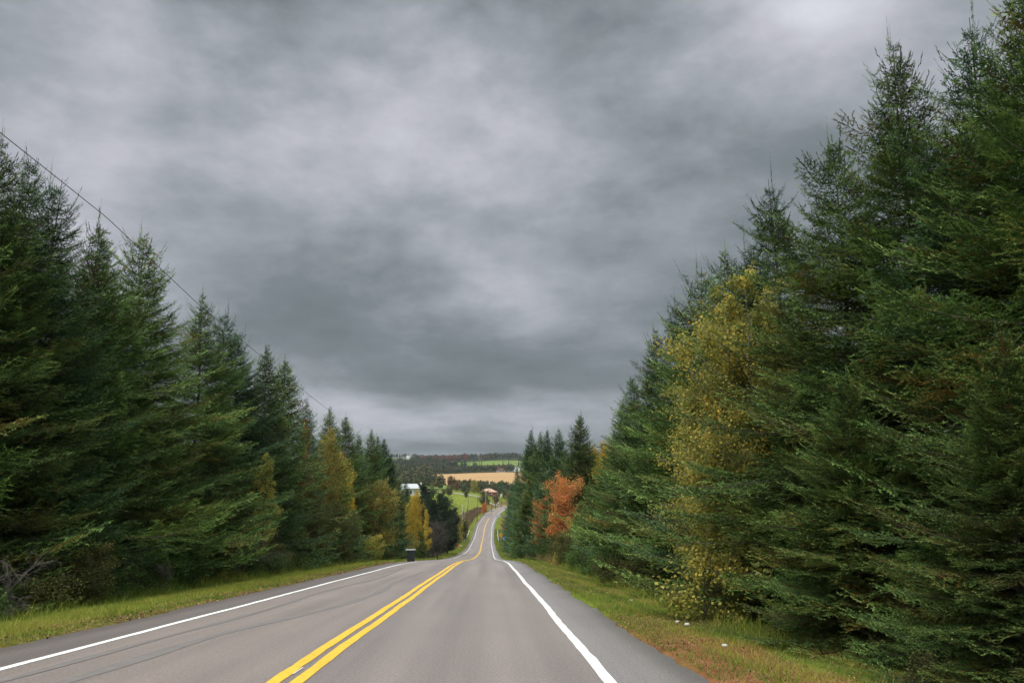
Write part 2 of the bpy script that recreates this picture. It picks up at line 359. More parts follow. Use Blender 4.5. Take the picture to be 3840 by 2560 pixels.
CA = np.concatenate([C, np.ones(C.shape[:2] + (1,))], -1).reshape(-1, 4)
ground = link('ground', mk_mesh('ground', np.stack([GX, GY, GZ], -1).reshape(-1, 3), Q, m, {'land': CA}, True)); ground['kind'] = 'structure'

# ------------------------------------------------------------------ road
def frame(y):
    x = xr(y); dx_ = (xr(y + .5) - xr(y - .5)); n = np.sqrt(dx_ ** 2 + 1); return x, zr(y), 1 / n, -dx_ / n
def ribbon(name, l0, l1, ys, mat, dz, parent=None, ncol=1, skirt=False, jitter=0.0):
    ys = np.asarray(ys, float); x, z, nx, ny = frame(ys)
    lat = np.linspace(0, 1, ncol + 1)
    A = np.broadcast_to(np.asarray(l0, float), ys.shape); B = np.broadcast_to(np.asarray(l1, float), ys.shape)
    Lm = A[:, None] * (1 - lat) + B[:, None] * lat
    if jitter: Lm = Lm + np.stack([rng.normal(0, jitter, len(ys)) for _ in range(ncol + 1)], 1)
    X = x[:, None] + nx[:, None] * Lm; Y = ys[:, None] + ny[:, None] * Lm; Z = np.broadcast_to(z[:, None], X.shape) + dz - .012 * np.abs(Lm) * 0
    if skirt:
        X = np.concatenate([X[:, :1] - .03, X, X[:, -1:] + .03], 1); Y = np.concatenate([Y[:, :1], Y, Y[:, -1:]], 1)
        Z = np.concatenate([Z[:, :1] - .12, Z, Z[:, -1:] - .12], 1); Lm = np.concatenate([Lm[:, :1], Lm, Lm[:, -1:]], 1)
    nr, nc = X.shape; ii, jj = np.meshgrid(np.arange(nr - 1), np.arange(nc - 1), indexing='ij')
    Q = np.stack([ii * nc + jj, ii * nc + jj + 1, (ii + 1) * nc + jj + 1, (ii + 1) * nc + jj], -1).reshape(-1, 4)
    SY = np.broadcast_to(ys[:, None], X.shape)
    return link(name, mk_mesh(name, np.stack([X, Y, Z], -1).reshape(-1, 3), Q, mat, {'lat': Lm.reshape(-1), 's': SY.reshape(-1).copy()}, True), parent)
YR = np.concatenate([np.arange(-30, 70, .5), np.arange(70, 860, 2.0)])
m, t, o = newmat('worn_asphalt'); la = attr(t, 'lat'); sa = attr(t, 's')
cb = t.nodes.new('ShaderNodeCombineXYZ'); t.links.new(la.outputs['Fac'], cb.inputs[0]); t.links.new(sa.outputs['Fac'], cb.inputs[1])
track = tnoise(t, 1.0, 3, .5, cb.outputs[0], (1.5, .035, 1)); patch = tnoise(t, .35, 4, .55, cb.outputs[0], (1, .5, 1))
fine = tnoise(t, 22, 3, .7, cb.outputs[0], (1, .6, 1)); gr = tnoise(t, 120, 2, .6, cb.outputs[0])
mr = t.nodes.new('ShaderNodeMapRange'); t.links.new(la.outputs['Fac'], mr.inputs[0]); mr.inputs[1].default_value = -5.2; mr.inputs[2].default_value = 5.2
base = ramp_node(t, mr.outputs[0], [(0, (.100, .092, .094)), (.145, (.105, .096, .097)), (.16, (.165, .150, .147)), (.2, (.175, .158, .153)), (.30, (.185, .167, .162)),
   (.44, (.17, .153, .150)), (.49, (.165, .15, .148)), (.51, (.155, .143, .142)), (.60, (.185, .17, .168)), (.66, (.165, .152, .150)), (.75, (.195, .180, .178)), (.80, (.170, .157, .155)), (.83, (.175, .163, .162)),
   (.845, (.17, .172, .18)), (.9, (.175, .175, .182)), (1, (.135, .13, .13))])
base = mixc(t, 1, base, (1.19, 1.09, 1.05), 'MULTIPLY')
spk = tnoise(t, 34, 3, .75, cb.outputs[0], (1, .55, 1)); base = mixc(t, 1, base, ramp_node(t, spk.outputs['Fac'], [(.32, (.66, .66, .67)), (.5, (1, 1, 1)), (.68, (1.36, 1.34, 1.32))]), 'MULTIPLY')
base = mixc(t, 1, base, ramp_node(t, track.outputs['Fac'], [(.3, (.80, .80, .81)), (.7, (1.16, 1.15, 1.14))]), 'MULTIPLY')
base = mixc(t, 1, base, ramp_node(t, patch.outputs['Fac'], [(.3, (.92, .92, .93)), (.7, (1.08, 1.08, 1.07))]), 'MULTIPLY')
base = mixc(t, 1, base, ramp_node(t, fine.outputs['Fac'], [(.25, (.90, .90, .90)), (.75, (1.10, 1.10, 1.10))]), 'MULTIPLY')
base = mixc(t, 1, base, ramp_node(t, gr.outputs['Fac'], [(.25, (.80, .80, .80)), (.75, (1.22, 1.22, 1.22))]), 'MULTIPLY')
p = t.nodes.new('ShaderNodeBsdfPrincipled'); t.links.new(base, p.inputs['Base Color']); p.inputs['Roughness'].default_value = .5; p.inputs['Specular IOR Level'].default_value = .6
b = t.nodes.new('ShaderNodeBump'); b.inputs['Strength'].default_value = .35; b.inputs['Distance'].default_value = .01; t.links.new(gr.outputs['Fac'], b.inputs['Height']); t.links.new(b.outputs[0], p.inputs['Normal'])
t.links.new(p.outputs[0], o.inputs[0])
eL = -4.65 - .25 * sm(60, 200, YR) + .03 * np.sin(YR * .9) + .02 * np.sin(YR * 2.3); eR = 4.45 + .3 * sm(60, 200, YR) + .03 * np.sin(YR * .7 + 2) + .02 * np.sin(YR * 1.9)
_e = np.random.default_rng(44); eL = eL + _e.normal(0, .035, len(YR)); eR = eR + _e.normal(0, .035, len(YR))
road = ribbon('road', eL, eR, YR, m, 0, None, 16, True); road['kind'] = 'structure'
def paintmat(name, c):
    m, t, o = newmat(name); n = tnoise(t, 9, 6, .7); n2 = tnoise(t, .8, 3, .5)
    col = ramp_node(t, n.outputs['Fac'], [(.30, tuple(x * .5 for x in c)), (.40, tuple(x * .88 for x in c)), (.55, c), (1, c)])
    col = mixc(t, 1, col, ramp_node(t, n2.outputs['Fac'], [(.3, (.9, .9, .9)), (.6, (1, 1, 1))]), 'MULTIPLY')
    p = t.nodes.new('ShaderNodeBsdfPrincipled'); p.inputs['Roughness'].default_value = .6; t.links.new(col, p.inputs[0]); t.links.new(p.outputs[0], o.inputs[0]); return m
MAT['linew'] = paintmat('white_road_paint', (.86, .86, .84)); MAT['liney'] = paintmat('yellow_road_paint', (.80, .47, .035))
def lines(name, lat, w, y0, y1, mat):
    ys = YR[(YR >= y0) & (YR <= y1)]; wob = .012 * np.sin(ys * .37) + .008 * np.sin(ys * .9 + lat)
    return ribbon(name, lat - w / 2 + wob, lat + w / 2 + wob, ys, mat, .006, road, 1, jitter=.005)
YG0, YG1 = 448, 478
lines('edge_line', -3.55, .13, -30, 850, MAT['linew'])
lines('edge_line', 3.45, .13, -30, YG0, MAT['linew']); lines('edge_line', 3.45, .13, YG1, 850, MAT['linew'])
for s_ in (-.125, .125):
    lines('centre_line', s_, .15, -30, YG0, MAT['liney']); lines('centre_line', s_, .15, YG1 + 4, 850, MAT['liney'])
MAT['tar'] = plain('sealed_crack', (.175, .158, .155), .6, .1, 3)
def seal(pp, w, dz=.004):            # meandering resurfacing stain: (y, lateral) points
    yy = np.array([a for a, _ in pp]); ll = np.array([b_ for _, b_ in pp]); ys = np.arange(yy[0], yy[-1], .25)
    L_ = hermite(ys, yy, ll); wv = w * (1 + .3 * np.sin(ys * 1.3)) * np.clip(np.minimum(ys - yy[0], yy[-1] - ys) / 2, .05, 1)
    ribbon('stain', L_ - wv / 2, L_ + wv / 2, ys, MAT['tar'], dz, road, 1)
seal([(5, -2.55), (9, -2.35), (14, -2.1), (18, -1.45), (22, -1.1), (30, -1.2), (40, -1.0)], .22)
seal([(7.5, -3.1), (12, -2.95), (18, -2.7), (24, -2.75), (32, -2.3), (46, -2.6)], .14, .005)
MAT['gravel0'] = plain('scuffed_paint', (.5, .48, .44), .8, .3, 20)
# patch of worn-off paint between the centre lines
ribbon('paint_scrap', -.045, -.02, np.arange(9.4, 10.0, .1), MAT['gravel0'], .007, road, 1)
ribbon('expansion_seam', eL[0], 4.4, [96, 96.5], MAT['tar'], .005, road, 1)

# side road at the junction, farm lane across the field
def path_strip(name, P, w, mat, dz=.12, kind='structure'):
    P = np.array(P, float); s = np.concatenate([[0], np.cumsum(np.hypot(*np.diff(P, axis=0).T))]); q = np.arange(0, s[-1], 3.0)
    X = np.interp(q, s, P[:, 0]); Y = np.interp(q, s, P[:, 1]); dX = np.gradient(X); dY = np.gradient(Y); n = np.hypot(dX, dY)
    V = []; 
    for k in np.linspace(-.5, .5, 5):
        x = X + dY / n * w * k; y = Y - dX / n * w * k; V.append(np.stack([x, y, zt(x, y) + dz], -1))
    V = np.stack(V, 1); nr, nc = V.shape[:2]; ii, jj = np.meshgrid(np.arange(nr - 1), np.arange(nc - 1), indexing='ij')
    Q = np.stack([ii * nc + jj, ii * nc + jj + 1, (ii + 1) * nc + jj + 1, (ii + 1) * nc + jj], -1).reshape(-1, 4)
    o = link(name, mk_mesh(name, V.reshape(-1, 3), Q, mat, None, True)); o['kind'] = kind; return o
MAT['gravel'] = plain('pale_gravel', (.34, .31, .30), .9, .15, 2); MAT['asph2'] = plain('side_asphalt', (.20, .185, .185), .8, .12, 1)
j0 = (float(xr(463)) + 3.2, 463.)
path_strip('side_road', [j0, (j0[0] + 6, 463.5), (j0[0] + 30, 468), (j0[0] + 70, 480)], 11, MAT['asph2'], .07)
LP = [hit(u, v, 540, 800)[:2] for u, v in [(1500, 1830), (1600, 1838), (1700.7, 1847), (1741.8, 1852), (1808, 1861), (1854, 1867.5), (1897, 1875.5), (1950, 1882)]]
LPy = [(x, 600 - 3 * i) for i, (x, y) in enumerate(LP)]
LPy = [(ray(u, v)[0] * yy, yy) for (u, v), yy in zip([(1500, 1830), (1600, 1838), (1700.7, 1847), (1741.8, 1852), (1808, 1861), (1854, 1867.5), (1897, 1875.5), (1950, 1882)], (640, 618, 600, 597, 595, 594, 592, 596))]
path_strip('farm_lane', LPy, 7, MAT['gravel'], .25)

# fields draped over the slopes: corner lists as (u, y)
def field(name, edge0, edge1, y0, y1, mat, dz, nu=60, nv=60):
    Y = np.linspace(y0, y1, nv)[:, None] * np.ones((1, nu)); k0 = np.array([ray(e, 1800)[0] for e in edge0]); 
    t_ = np.linspace(0, 1, nv); ka = np.interp(t_, [0, 1], [ray(edge0[0], 1800)[0], ray(edge0[1], 1800)[0]]); kb = np.interp(t_, [0, 1], [ray(edge1[0], 1800)[0], ray(edge1[1], 1800)[0]])
    K = ka[:, None] + (kb - ka)[:, None] * np.linspace(0, 1, nu)[None]; X = K * Y; Z = zt(X, Y) + dz
    ii, jj = np.meshgrid(np.arange(nv - 1), np.arange(nu - 1), indexing='ij')
    Q = np.stack([ii * nu + jj, ii * nu + jj + 1, (ii + 1) * nu + jj + 1, (ii + 1) * nu + jj], -1).reshape(-1, 4)
    o = link(name, mk_mesh(name, np.stack([X, Y, Z], -1).reshape(-1, 3), Q, mat, None, True)); o['kind'] = 'structure'; return o
MAT['tan'] = plain('stubble', (.40, .26, .135), .95, .13, .05, 0, stretch=(.15, 1.4, 1)); MAT['pasture'] = plain('pasture_grass', (.18, .225, .045), .95, .2, .05, 0)
MAT['pasture2'] = plain('far_pasture_grass', (.14, .19, .055), .95, .25, .02, 0); MAT['farfield'] = plain('far_field', (.12, .14, .07), .95, .2, .02, 0)
field('stubble_field', (1600, 1600), (2050, 2100), 800, 1160, MAT['tan'], .6)
field('pasture', (1560, 1480), (2050, 2200), 700, 795, MAT['pasture2'], .5)
field('far_pasture', (1700, 1560), (2200, 2200), 1300, 1770, MAT['pasture2'], .8)
field('ridge_field', (1300, 1300), (1680, 1610), 2000, 2290, MAT['farfield'], .8)

# ------------------------------------------------------------------ spruce prototypes
def unit(a): return a / (np.linalg.norm(a, axis=-1, keepdims=True) + 1e-9)
def spray(L, r, coarse=1.0):
    """one spruce bough along +x: shoots as (start, dir, length, tipness)"""
    st_, di, le, tp = [], [], [], []
    sp = .105 * coarse
    x = .12 * L; side = 1
    main = np.arange(.1 * L, L, sp)
    while x < L:
        side = -side
        l = min((.50 * (L - x) + .10) * r.uniform(.7, 1.15), .85)
        a = r.uniform(.75, 1.05) * side; zt_ = r.normal(0, .16)
        d = np.array([math.cos(a), math.sin(a), zt_])
        n = max(2, int(l / (.080 * coarse)))
        s = np.linspace(.1, 1, n) * l
        sag = -.07 * s ** 2 + r.normal(0, .05) * s
        p = np.stack([x + d[0] * s, d[1] * s, d[2] * s + sag], -1)
        sg = np.where(np.arange(n) % 2 == 0, 1, -1)
        a2 = a + sg * r.uniform(.5, .95, n)
        sl = r.uniform(.12, .24, n) * (1.15 - .4 * s / l) * (1 + .35 * (coarse - 1))
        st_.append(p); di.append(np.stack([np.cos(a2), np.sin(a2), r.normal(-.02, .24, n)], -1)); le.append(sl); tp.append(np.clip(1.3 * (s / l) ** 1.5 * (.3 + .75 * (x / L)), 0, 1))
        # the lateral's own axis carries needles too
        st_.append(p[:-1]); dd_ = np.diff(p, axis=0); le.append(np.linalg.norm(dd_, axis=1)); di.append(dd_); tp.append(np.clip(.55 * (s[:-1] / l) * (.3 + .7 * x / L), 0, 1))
        x += sp * r.uniform(.6, 1.3) * .5
    tv = np.concatenate([np.full(len(a_), r.normal(0, .13)) for a_ in st_])
    return np.concatenate(st_), unit(np.concatenate(di)), np.concatenate(le), np.concatenate(tp), tv + r.normal(0, .05, len(tv))
def needles(sp_, r, step=.016, ln=.030, wd=.0095):
    p, d, l, tp, tv = sp_; n = np.maximum(3, (l / step).astype(int)); idx = np.repeat(np.arange(len(p)), n)
    k = np.concatenate([np.arange(a) for a in n]); s = (k + r.random(len(k))) / n[idx]
    P = p[idx] + d[idx] * (l[idx] * s)[:, None]; D = d[idx]
    side = unit(np.cross(np.array([0, 0, 1.0]) + r.normal(0, .55, P.shape), D)) * r.choice([-1., 1.], (len(P), 1))
    R = unit(side + r.normal(0, .30, P.shape)); U = D
    tipd = unit(D * r.uniform(.7, 1.3, (len(P), 1)) + R * .8); ln_ = ln * r.uniform(.7, 1.25, (len(P), 1))
    V = np.stack([P - U * wd / 2, P + U * wd / 2, P + tipd * ln_], 1).reshape(-1, 3)
    a = tp[idx][:, None] * np.array([.8, .8, 1.0])
    return V, a.reshape(-1), np.repeat(tv[idx], 3)
def branch_bank(seed, coarse, step, ln, wd):
    r = np.random.default_rng(seed); bank = {}
    for L in (.35, .7, 1.1, 1.6, 2.2, 2.9, 3.6):
        bank[L] = [needles(spray(L, r, coarse), r, step, ln, wd) for _ in range(2)]
    return bank
BANKS = {}
def spruce_mesh(name, H, R, seed, lod, ragged=.2, droop=1.0, mat='spruce', top_open=.16, bare=0.02, density=1.0):
    r = np.random.default_rng(seed)
    if lod not in BANKS:
        BANKS[lod] = {0: lambda: branch_bank(1, 1.0, .0115, .042, .024), 1: lambda: branch_bank(2, 1.7, .030, .080, .052), 2: lambda: branch_bank(3, 4.0, .12, .20, .14)}[lod]()
    bank = BANKS[lod]; Ls = np.array(list(bank)); VV, AA, TT = [], [], []
    wood = MB(); bend = r.normal(0, .012, 2)
    hz = np.linspace(0, H, 24); wood.tube(np.stack([bend[0] * hz + .03 * np.sin(hz), bend[1] * hz + .03 * np.cos(hz * .8), hz], -1), np.maximum(.0105 * H * (1 - hz / H), .006), 7 if lod == 0 else 5)
    h = max(.25, bare * H); gap = ((.50, .40, .5)[lod]) / density
    while h < H - .12:
        t_ = h / H
        prof = min(1.0, (1 - t_) * 1.25 if t_ > .42 else .725 + .275 * min(1, (.42 - t_) / .28)) * (1 - .2 * max(0, .12 - t_) / .12)
        nb = int(r.integers(7, 10) if lod == 0 else r.integers(6, 9)) if t_ < .85 else 5
        if H - h < .6: nb = 4
        a0 = r.uniform(0, 6.3)
        for b_ in range(nb):
            big = 1.0
            if r.random() < .10 * ragged * 5: big = r.uniform(1.1, 1.45)
            l = R * prof * r.uniform(1 - ragged * 1.6, 1 + ragged * .6) * big
            if l < .12: l = .12
            L = Ls[np.argmin(np.abs(Ls - l))]; V, a, tv = bank[L][int(r.integers(0, 2))]; sc = l / L
            V = V.copy(); V[:, 0] *= sc; V[:, 1] *= min(1.1, sc) * r.choice([-1, 1]); 
            tilt = r.uniform(-.25, .25); V[:, 1], V[:, 2] = V[:, 1] * math.cos(tilt) - V[:, 2] * math.sin(tilt), V[:, 1] * math.sin(tilt) + V[:, 2] * math.cos(tilt)
            # pitch of the bough: steep near the leader, level in the middle, drooping low down with upturned ends
            up = (.75 * t_ ** 4 - .17 * (1 - t_) * droop) + r.normal(0, .06) + (.10 if t_ > .5 else 0)
            xx = V[:, 0]; lift = up * xx + (.30 + .15 * r.random()) * (xx / max(l, .3)) ** 2 * xx * .55
            V[:, 2] += lift; V[:, 0] = xx * (1 - .12 * min(1, abs(up)))
            az_ = a0 + b_ / nb * 6.283 + r.normal(0, .22); hh = h + r.normal(0, .055)
            ca_, sa_ = math.cos(az_), math.sin(az_); ox, oy = bend * hh
            X = V[:, 0] * ca_ - V[:, 1] * sa_ + ox; Y = V[:, 0] * sa_ + V[:, 1] * ca_ + oy; Z = V[:, 2] + hh
            VV.append(np.stack([X, Y, Z], -1)); tone = np.clip(r.beta(1.5, 1.5) + r.normal(0, .03), 0, 1)
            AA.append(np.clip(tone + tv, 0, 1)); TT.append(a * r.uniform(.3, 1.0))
            if lod < 2:
                q = np.linspace(0, .85, 5) * l; zl = up * q + .2 * (q / max(l, .3)) ** 2 * q
                wood.tube(np.stack([q * ca_ + ox, q * sa_ + oy, hh + zl], -1), np.linspace(.014, .004, 5) * (.4 + l / 3), 3, cap=False)
        h += gap * r.uniform(.75, 1.2) * (1.0 - .55 * t_)
        # small boughs between the whorls close the crown
        if lod < 2 and t_ < .93:
            for _ in range(2):
                pass
    # leader shoot
    V, a, tv = bank[.35][0]; V = V.copy(); Vl = np.stack([V[:, 1] * .22, V[:, 2] * .22, V[:, 0] * 2.2 + H - .6], -1); VV.append(Vl); AA.append(np.full(len(Vl), .5)); TT.append(a)
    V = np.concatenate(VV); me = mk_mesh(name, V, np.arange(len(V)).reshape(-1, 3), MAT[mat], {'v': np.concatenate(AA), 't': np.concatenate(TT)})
    return me, wood.mesh(name + '_trunk', MAT['bark']), H

PROTO = {}
def proto(key):
    if key in PROTO: return PROTO[key]
    k = {'n0': lambda: spruce_mesh('crown', 11.0, 3.7, 11, 0, .22), 'n1': lambda: spruce_mesh('crown', 12.5, 3.7, 12, 0, .28, 1.2),
         'n2': lambda: spruce_mesh('crown', 12.0, 3.7, 13, 0, .18, .8, 'bluespruce'), 'n3': lambda: spruce_mesh('crown', 9.5, 3.2, 14, 0, .32, 1.0), 'n4': lambda: spruce_mesh('crown', 11.5, 3.0, 15, 0, .38, .5, 'bluespruce', density=.85), 'n5': lambda: spruce_mesh('crown', 10.5, 4.0, 16, 0, .3, 1.5),
         'm0': lambda: spruce_mesh('crown', 13.0, 3.4, 21, 1, .25), 'm1': lambda: spruce_mesh('crown', 13.0, 3.1, 22, 1, .3, .8, 'bluespruce'),
         'm2': lambda: spruce_mesh('crown', 12.0, 3.5, 23, 1, .2, 1.2), 'm3': lambda: spruce_mesh('crown', 12.0, 2.6, 24, 1, .25, .6, 'bluespruce'),
         'f0': lambda: spruce_mesh('crown', 14.0, 3.0, 31, 2, .25, 1, 'bluespruce'), 'f1': lambda: spruce_mesh('crown', 13.0, 2.6, 32, 2, .3, 1, 'bluespruce')}[key]()
    PROTO[key] = k; return k
def put_tree(name, key, x, y, H, label, group=None, wide=1.0, cat='tree', rz=None, z=None):
    cm, tm, H0 = proto(key) if isinstance(key, str) else key
    z = float(zt(x, y)) - .05 if z is None else z
    e = empty(name, (x, y, z), label, cat, group, random.uniform(0, 6.28) if rz is None else rz)
    s = H / H0; e.scale = (s * wide, s * wide, s); e.rotation_euler[0] = random.gauss(0, .012); e.rotation_euler[1] = random.gauss(0, .012)
    link('crown', cm, e); link('trunk', tm, e); return e

# ------------------------------------------------------------------ leafy trees
def leafy(H, R, nleaf, leaf, seed, mat, shape='egg', base=.15, stems=1, barkm='bark', limbs=36, sprd=.34, bare=0.0, gappy=.25):
    r = np.random.default_rng(seed); wood = MB(); tips = []
    for s_ in range(stems):
        a = r.uniform(0, 6.28); lean = r.uniform(.05, .22) * (stems > 1) + r.uniform(0, .05); hs = H * r.uniform(.8, 1.0) if s_ else H * .97
        q = np.linspace(0, 1, 9); T = np.stack([math.cos(a) * lean * hs * q ** 1.3 + .05 * np.sin(q * 5 + s_), math.sin(a) * lean * hs * q ** 1.3 + .05 * np.cos(q * 4), hs * q], -1)
        wood.tube(T, np.maximum(.014 * H / math.sqrt(stems) * (1 - q * .92), .006), 6)
        for i in range(limbs // stems):
            f = base + (1 - base) * (i + r.random()) / (limbs / stems); f = min(f, .98); p0 = np.array([np.interp(f, q, T[:, k]) for k in range(3)])
            if shape == 'egg': e = math.sin(math.pi * min(1, max(.12, (f - base * .6) / (1 - base * .6))) ** .8) ** .7
            elif shape == 'cone': e = (1 - f) ** .7 + .12
            else: e = .5 + .8 * f * (1.25 - f)
            l = max(.25, R * e * r.uniform(.6, 1.15)); az_ = r.uniform(0, 6.28); up = r.uniform(.2, .8) + .7 * f
            d = np.array([math.cos(az_), math.sin(az_), up]); d /= np.linalg.norm(d)
            w = np.linspace(0, 1, 6)[:, None]; B = p0 + d * l * w + np.array([0, 0, -.12]) * l * w ** 2 + r.normal(0, .04, (6, 3)) * l * w
            wood.tube(B, np.linspace(.012, .003, 6) * (.4 + l * .5) * (H / 6) ** .3, 4, cap=False)
            for k in range(int(3 + l * 5)):
                g = r.uniform(.25, 1); b0 = np.array([np.interp(g, w[:, 0], B[:, m_]) for m_ in range(3)])
                dd_ = unit(d * .6 + r.normal(0, .6, 3)); ll = l * r.uniform(.15, .38) + .08
                E_ = np.stack([b0, b0 + dd_ * ll * .5 + r.normal(0, .02, 3), b0 + dd_ * ll]); wood.tube(E_, [.005, .004, .002], 3, cap=False)
                if r.random() > gappy: tips.append((b0, dd_ * ll, r.beta(2, 2), az_))
    cr_ = MB(); n = max(1, int(nleaf / max(1, len(tips))))
    B0 = np.array([a_[0] for a_ in tips]); DD = np.array([a_[1] for a_ in tips]); TN = np.array([a_[2] for a_ in tips])
    idx = np.repeat(np.arange(len(tips)), n); g = r.uniform(.1, 1.15, (len(idx), 1))
    ex = np.linalg.norm(DD, axis=1)[idx][:, None]
    Pn = B0[idx] + DD[idx] * g + r.normal(0, sprd, (len(idx), 3)) * ex * .8 + r.normal(0, leaf * .6, (len(idx), 3))
    Pn[:, 2] = np.maximum(Pn[:, 2], .03)
    A_ = unit(r.normal(size=Pn.shape) + np.array([0, 0, -.5])); Bv = unit(np.cross(A_, r.normal(size=Pn.shape)))
    sz = leaf * r.uniform(.6, 1.25, (len(Pn), 1))
    V = np.stack([Pn, Pn + A_ * sz * .5 + Bv * sz * .36, Pn + A_ * sz, Pn + A_ * sz * .5 - Bv * sz * .36], 1).reshape(-1, 3)
    q = np.arange(len(Pn))[:, None] * 4 + np.array([0, 1, 2, 3])
    tone = np.repeat(np.clip(TN[idx] * .6 + r.random(len(idx)) * .45, 0, 1), 4)
    cr_.add(V, q, tone, 0)
    return cr_.mesh('crown', MAT[mat]), wood.mesh('stems', MAT[barkm]), H

# ------------------------------------------------------------------ roadside spruces
ORD = ['first', 'second', 'third', 'fourth', 'fifth', 'sixth', 'seventh', 'eighth', 'ninth', 'tenth', 'eleventh', 'twelfth', 'thirteenth', 'fourteenth', 'fifteenth', 'sixteenth', 'seventeenth', 'eighteenth', 'nineteenth', 'twentieth']
_sy = np.arange(2, 300, .1)
def solve_top(u, v, off):
    k, s = ray(u, v); g = xr(_sy) + off - k * _sy; i = int(np.argmax(np.sign(g) != np.sign(g[0])))
    if i == 0: i = int(np.argmin(np.abs(g)[1000:])) + 1000
    y = float(_sy[i]); return k * y, y, s * y - float(zt(k * y, y))
LEFT = [(-160, 470, -12.8, 'n0'), (11, 515, -12.6, 'n1'), (90, 607, -13.6, 'n2'), (186, 661, -12.4, 'n4'), (364, 829, -12.6, 'n3'), (440, 913, -13.6, 'n1'), (553, 890, -13.0, 'n5'),
        (770, 1105, -12.4, 'n1'), (846, 1158, -13.4, 'n4'), (926, 1246, -12.6, 'n2'), (1000, 1300, -12.2, 'm0'), (1064, 1342, -12.8, 'm2'), (1151, 1504, -12.6, 'm1'),
        (1237, 1529, -12.2, 'm0'), (1295, 1555, -12.6, 'm2'), (1335, 1622, -12.4, 'm1'), (1386, 1611, -12.0, 'm0'), (1413, 1630, -12.6, 'm3'), (1465, 1699, -11.6, 'm1')]
LD = ['cut off by the photo edge', 'with a bare forked leader', 'with a broad ragged top', 'with a thick bushy top', 'with thin bare leader above sparse top', 'with a short blunt top', 'with a clean pointed leader above its neighbours',
      'standing after the sky gap with a pointed crown', 'with twin leaders', 'slim and short-topped', 'with a single sharp leader', 'with a rounded shoulder', 'slim, beside rusty leaves',
      'rising through golden leaves', 'with an open toothed top', 'thin and small between taller ones', 'pointed, near the far end of the row', 'dark and narrow, near the far end', 'last and thin against the far hill']
RIGHT = [(3980, -260, 10.2, 'n1'), (3790, -130, 10.0, 'n0'), (3609, 33, 10.2, 'n4'), (3360, 157, 9.8, 'n1'), (3140, 526, 9.4, 'n5'), (2927, 642, 9.8, 'n4'), (2813, 887, 9.8, 'n2'), (2722, 937, 10.2, 'n1'), (2588, 999, 9.8, 'n3'),
         (2523, 1127, 10.0, 'n4'), (2452, 1235, 9.6, 'n1'), (2395, 1400, 9.2, 'n2'), (2318, 1502, 8.8, 'm0'), (2162, 1548, 9.0, 'm2'), (2091, 1603, 8.2, 'm1'), (2061, 1607, 8.0, 'm3'), (2030, 1620, 8.4, 'm0'), (2003, 1607, 8.6, 'm3'), (1973, 1668, 8.9, 'm3')]
RD = ['cut off by the photo corner', 'cut off at the top edge', 'with a tall upright leader near the top', 'with spread open boughs against the sky', 'with long leaning boughs near its top', 'with a pointed leader and curved side shoots', 'half hidden above the yellow birch',
      'slim, above the yellow birch', 'with a sharp leader beyond the birch', 'with toothed sides beyond the birch', 'low and wide beyond the birch', 'short, before the drop in height', 'low, above the orange treetop', 'broad symmetrical cone above the orange maple',
      'in the group of four small tips, nearest the broad cone', 'in the group of four small tips, second from the broad cone', 'in the group of four small tips, third from the broad cone', 'slim pointed tip at the end of the group', 'lowest and farthest, against the far ridge']
for i, ((u, v, of, key), d_) in enumerate(zip(LEFT, LD)):
    x, y, H = solve_top(u, v, of)
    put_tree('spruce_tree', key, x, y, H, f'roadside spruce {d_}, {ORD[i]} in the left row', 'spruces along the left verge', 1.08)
for i, ((u, v, of, key), d_) in enumerate(zip(RIGHT, RD)):
    x, y, H = solve_top(u, v, of)
    put_tree('spruce_tree', key, x, y, H, f'right roadside spruce {d_}', 'spruces along the right verge', 1.08)
# the stand behind the front rows
r_ = np.random.default_rng(5)
for side, o1, lab in ((-1, 12.6, 'spruce deeper in the stand behind the left roadside row'), (1, 9.8, 'spruce deeper in the stand behind the right roadside row')):
    for row in range(3):
        y = 5 + row * 1.7
        while y < (190 if row < 2 else 120):
            yy = y + r_.uniform(-.8, .8); x = float(xr(yy)) + side * (o1 + 3.8 + row * 4.2 + r_.uniform(-.9, .9))
            if y > 130: x = float(xr(yy)) + side * (o1 + row * 4 + (1.6 if side > 0 else 0))
            H = r_.uniform(6.5, 9.2) if side > 0 else r_.uniform(8.5, 11.2)
            if side > 0 and yy < 20: H = min(H, 5.5 + yy * .16)
            if yy > 130: H = r_.uniform(10, 13)
            key = ['m0', 'm1', 'm2', 'm3'][int(r_.integers(0, 4))] if yy < 110 else ['m1', 'm3'][int(r_.integers(0, 2))]
            put_tree('spruce_tree', key, x, yy, H, lab, 'spruces deeper in the left stand' if side < 0 else 'spruces deeper in the right stand', 1.1)
            y += 4.4 if y < 60 else 5.5

# ------------------------------------------------------------------ leafy trees and shrubs at the roadside
def recol(tr, mat):
    c = tr[0].copy(); c.materials[0] = MAT[mat]; return (c, tr[1], tr[2])
LEAF = {}
LEAF['birch'] = leafy(9.0, 2.5, 60000, .085, 41, 'birch', 'egg', .12, 3, 'barkp', 110, gappy=.15, sprd=.22)
LEAF['oval'] = leafy(6.0, 2.1, 14000, .10, 42, 'gold', 'egg', .08, 3, 'bark', 60, gappy=.3, sprd=.26)
LEAF['maple'] = leafy(6.5, 2.1, 11000, .12, 43, 'orange', 'vase', .3, 4, 'barkp', 52, gappy=.2)
LEAF['slim'] = leafy(9.0, 1.7, 8000, .12, 44, 'gold', 'cone', .15, 1, 'bark', 44, gappy=.45)
LEAF['shrub'] = leafy(2.2, 1.2, 6000, .07, 45, 'olive', 'egg', .05, 6, 'bark', 48, gappy=.1)
LEAF['shrub2'] = leafy(1.3, .95, 2600, .075, 46, 'birch', 'egg', .05, 5, 'bark', 30, gappy=.1)
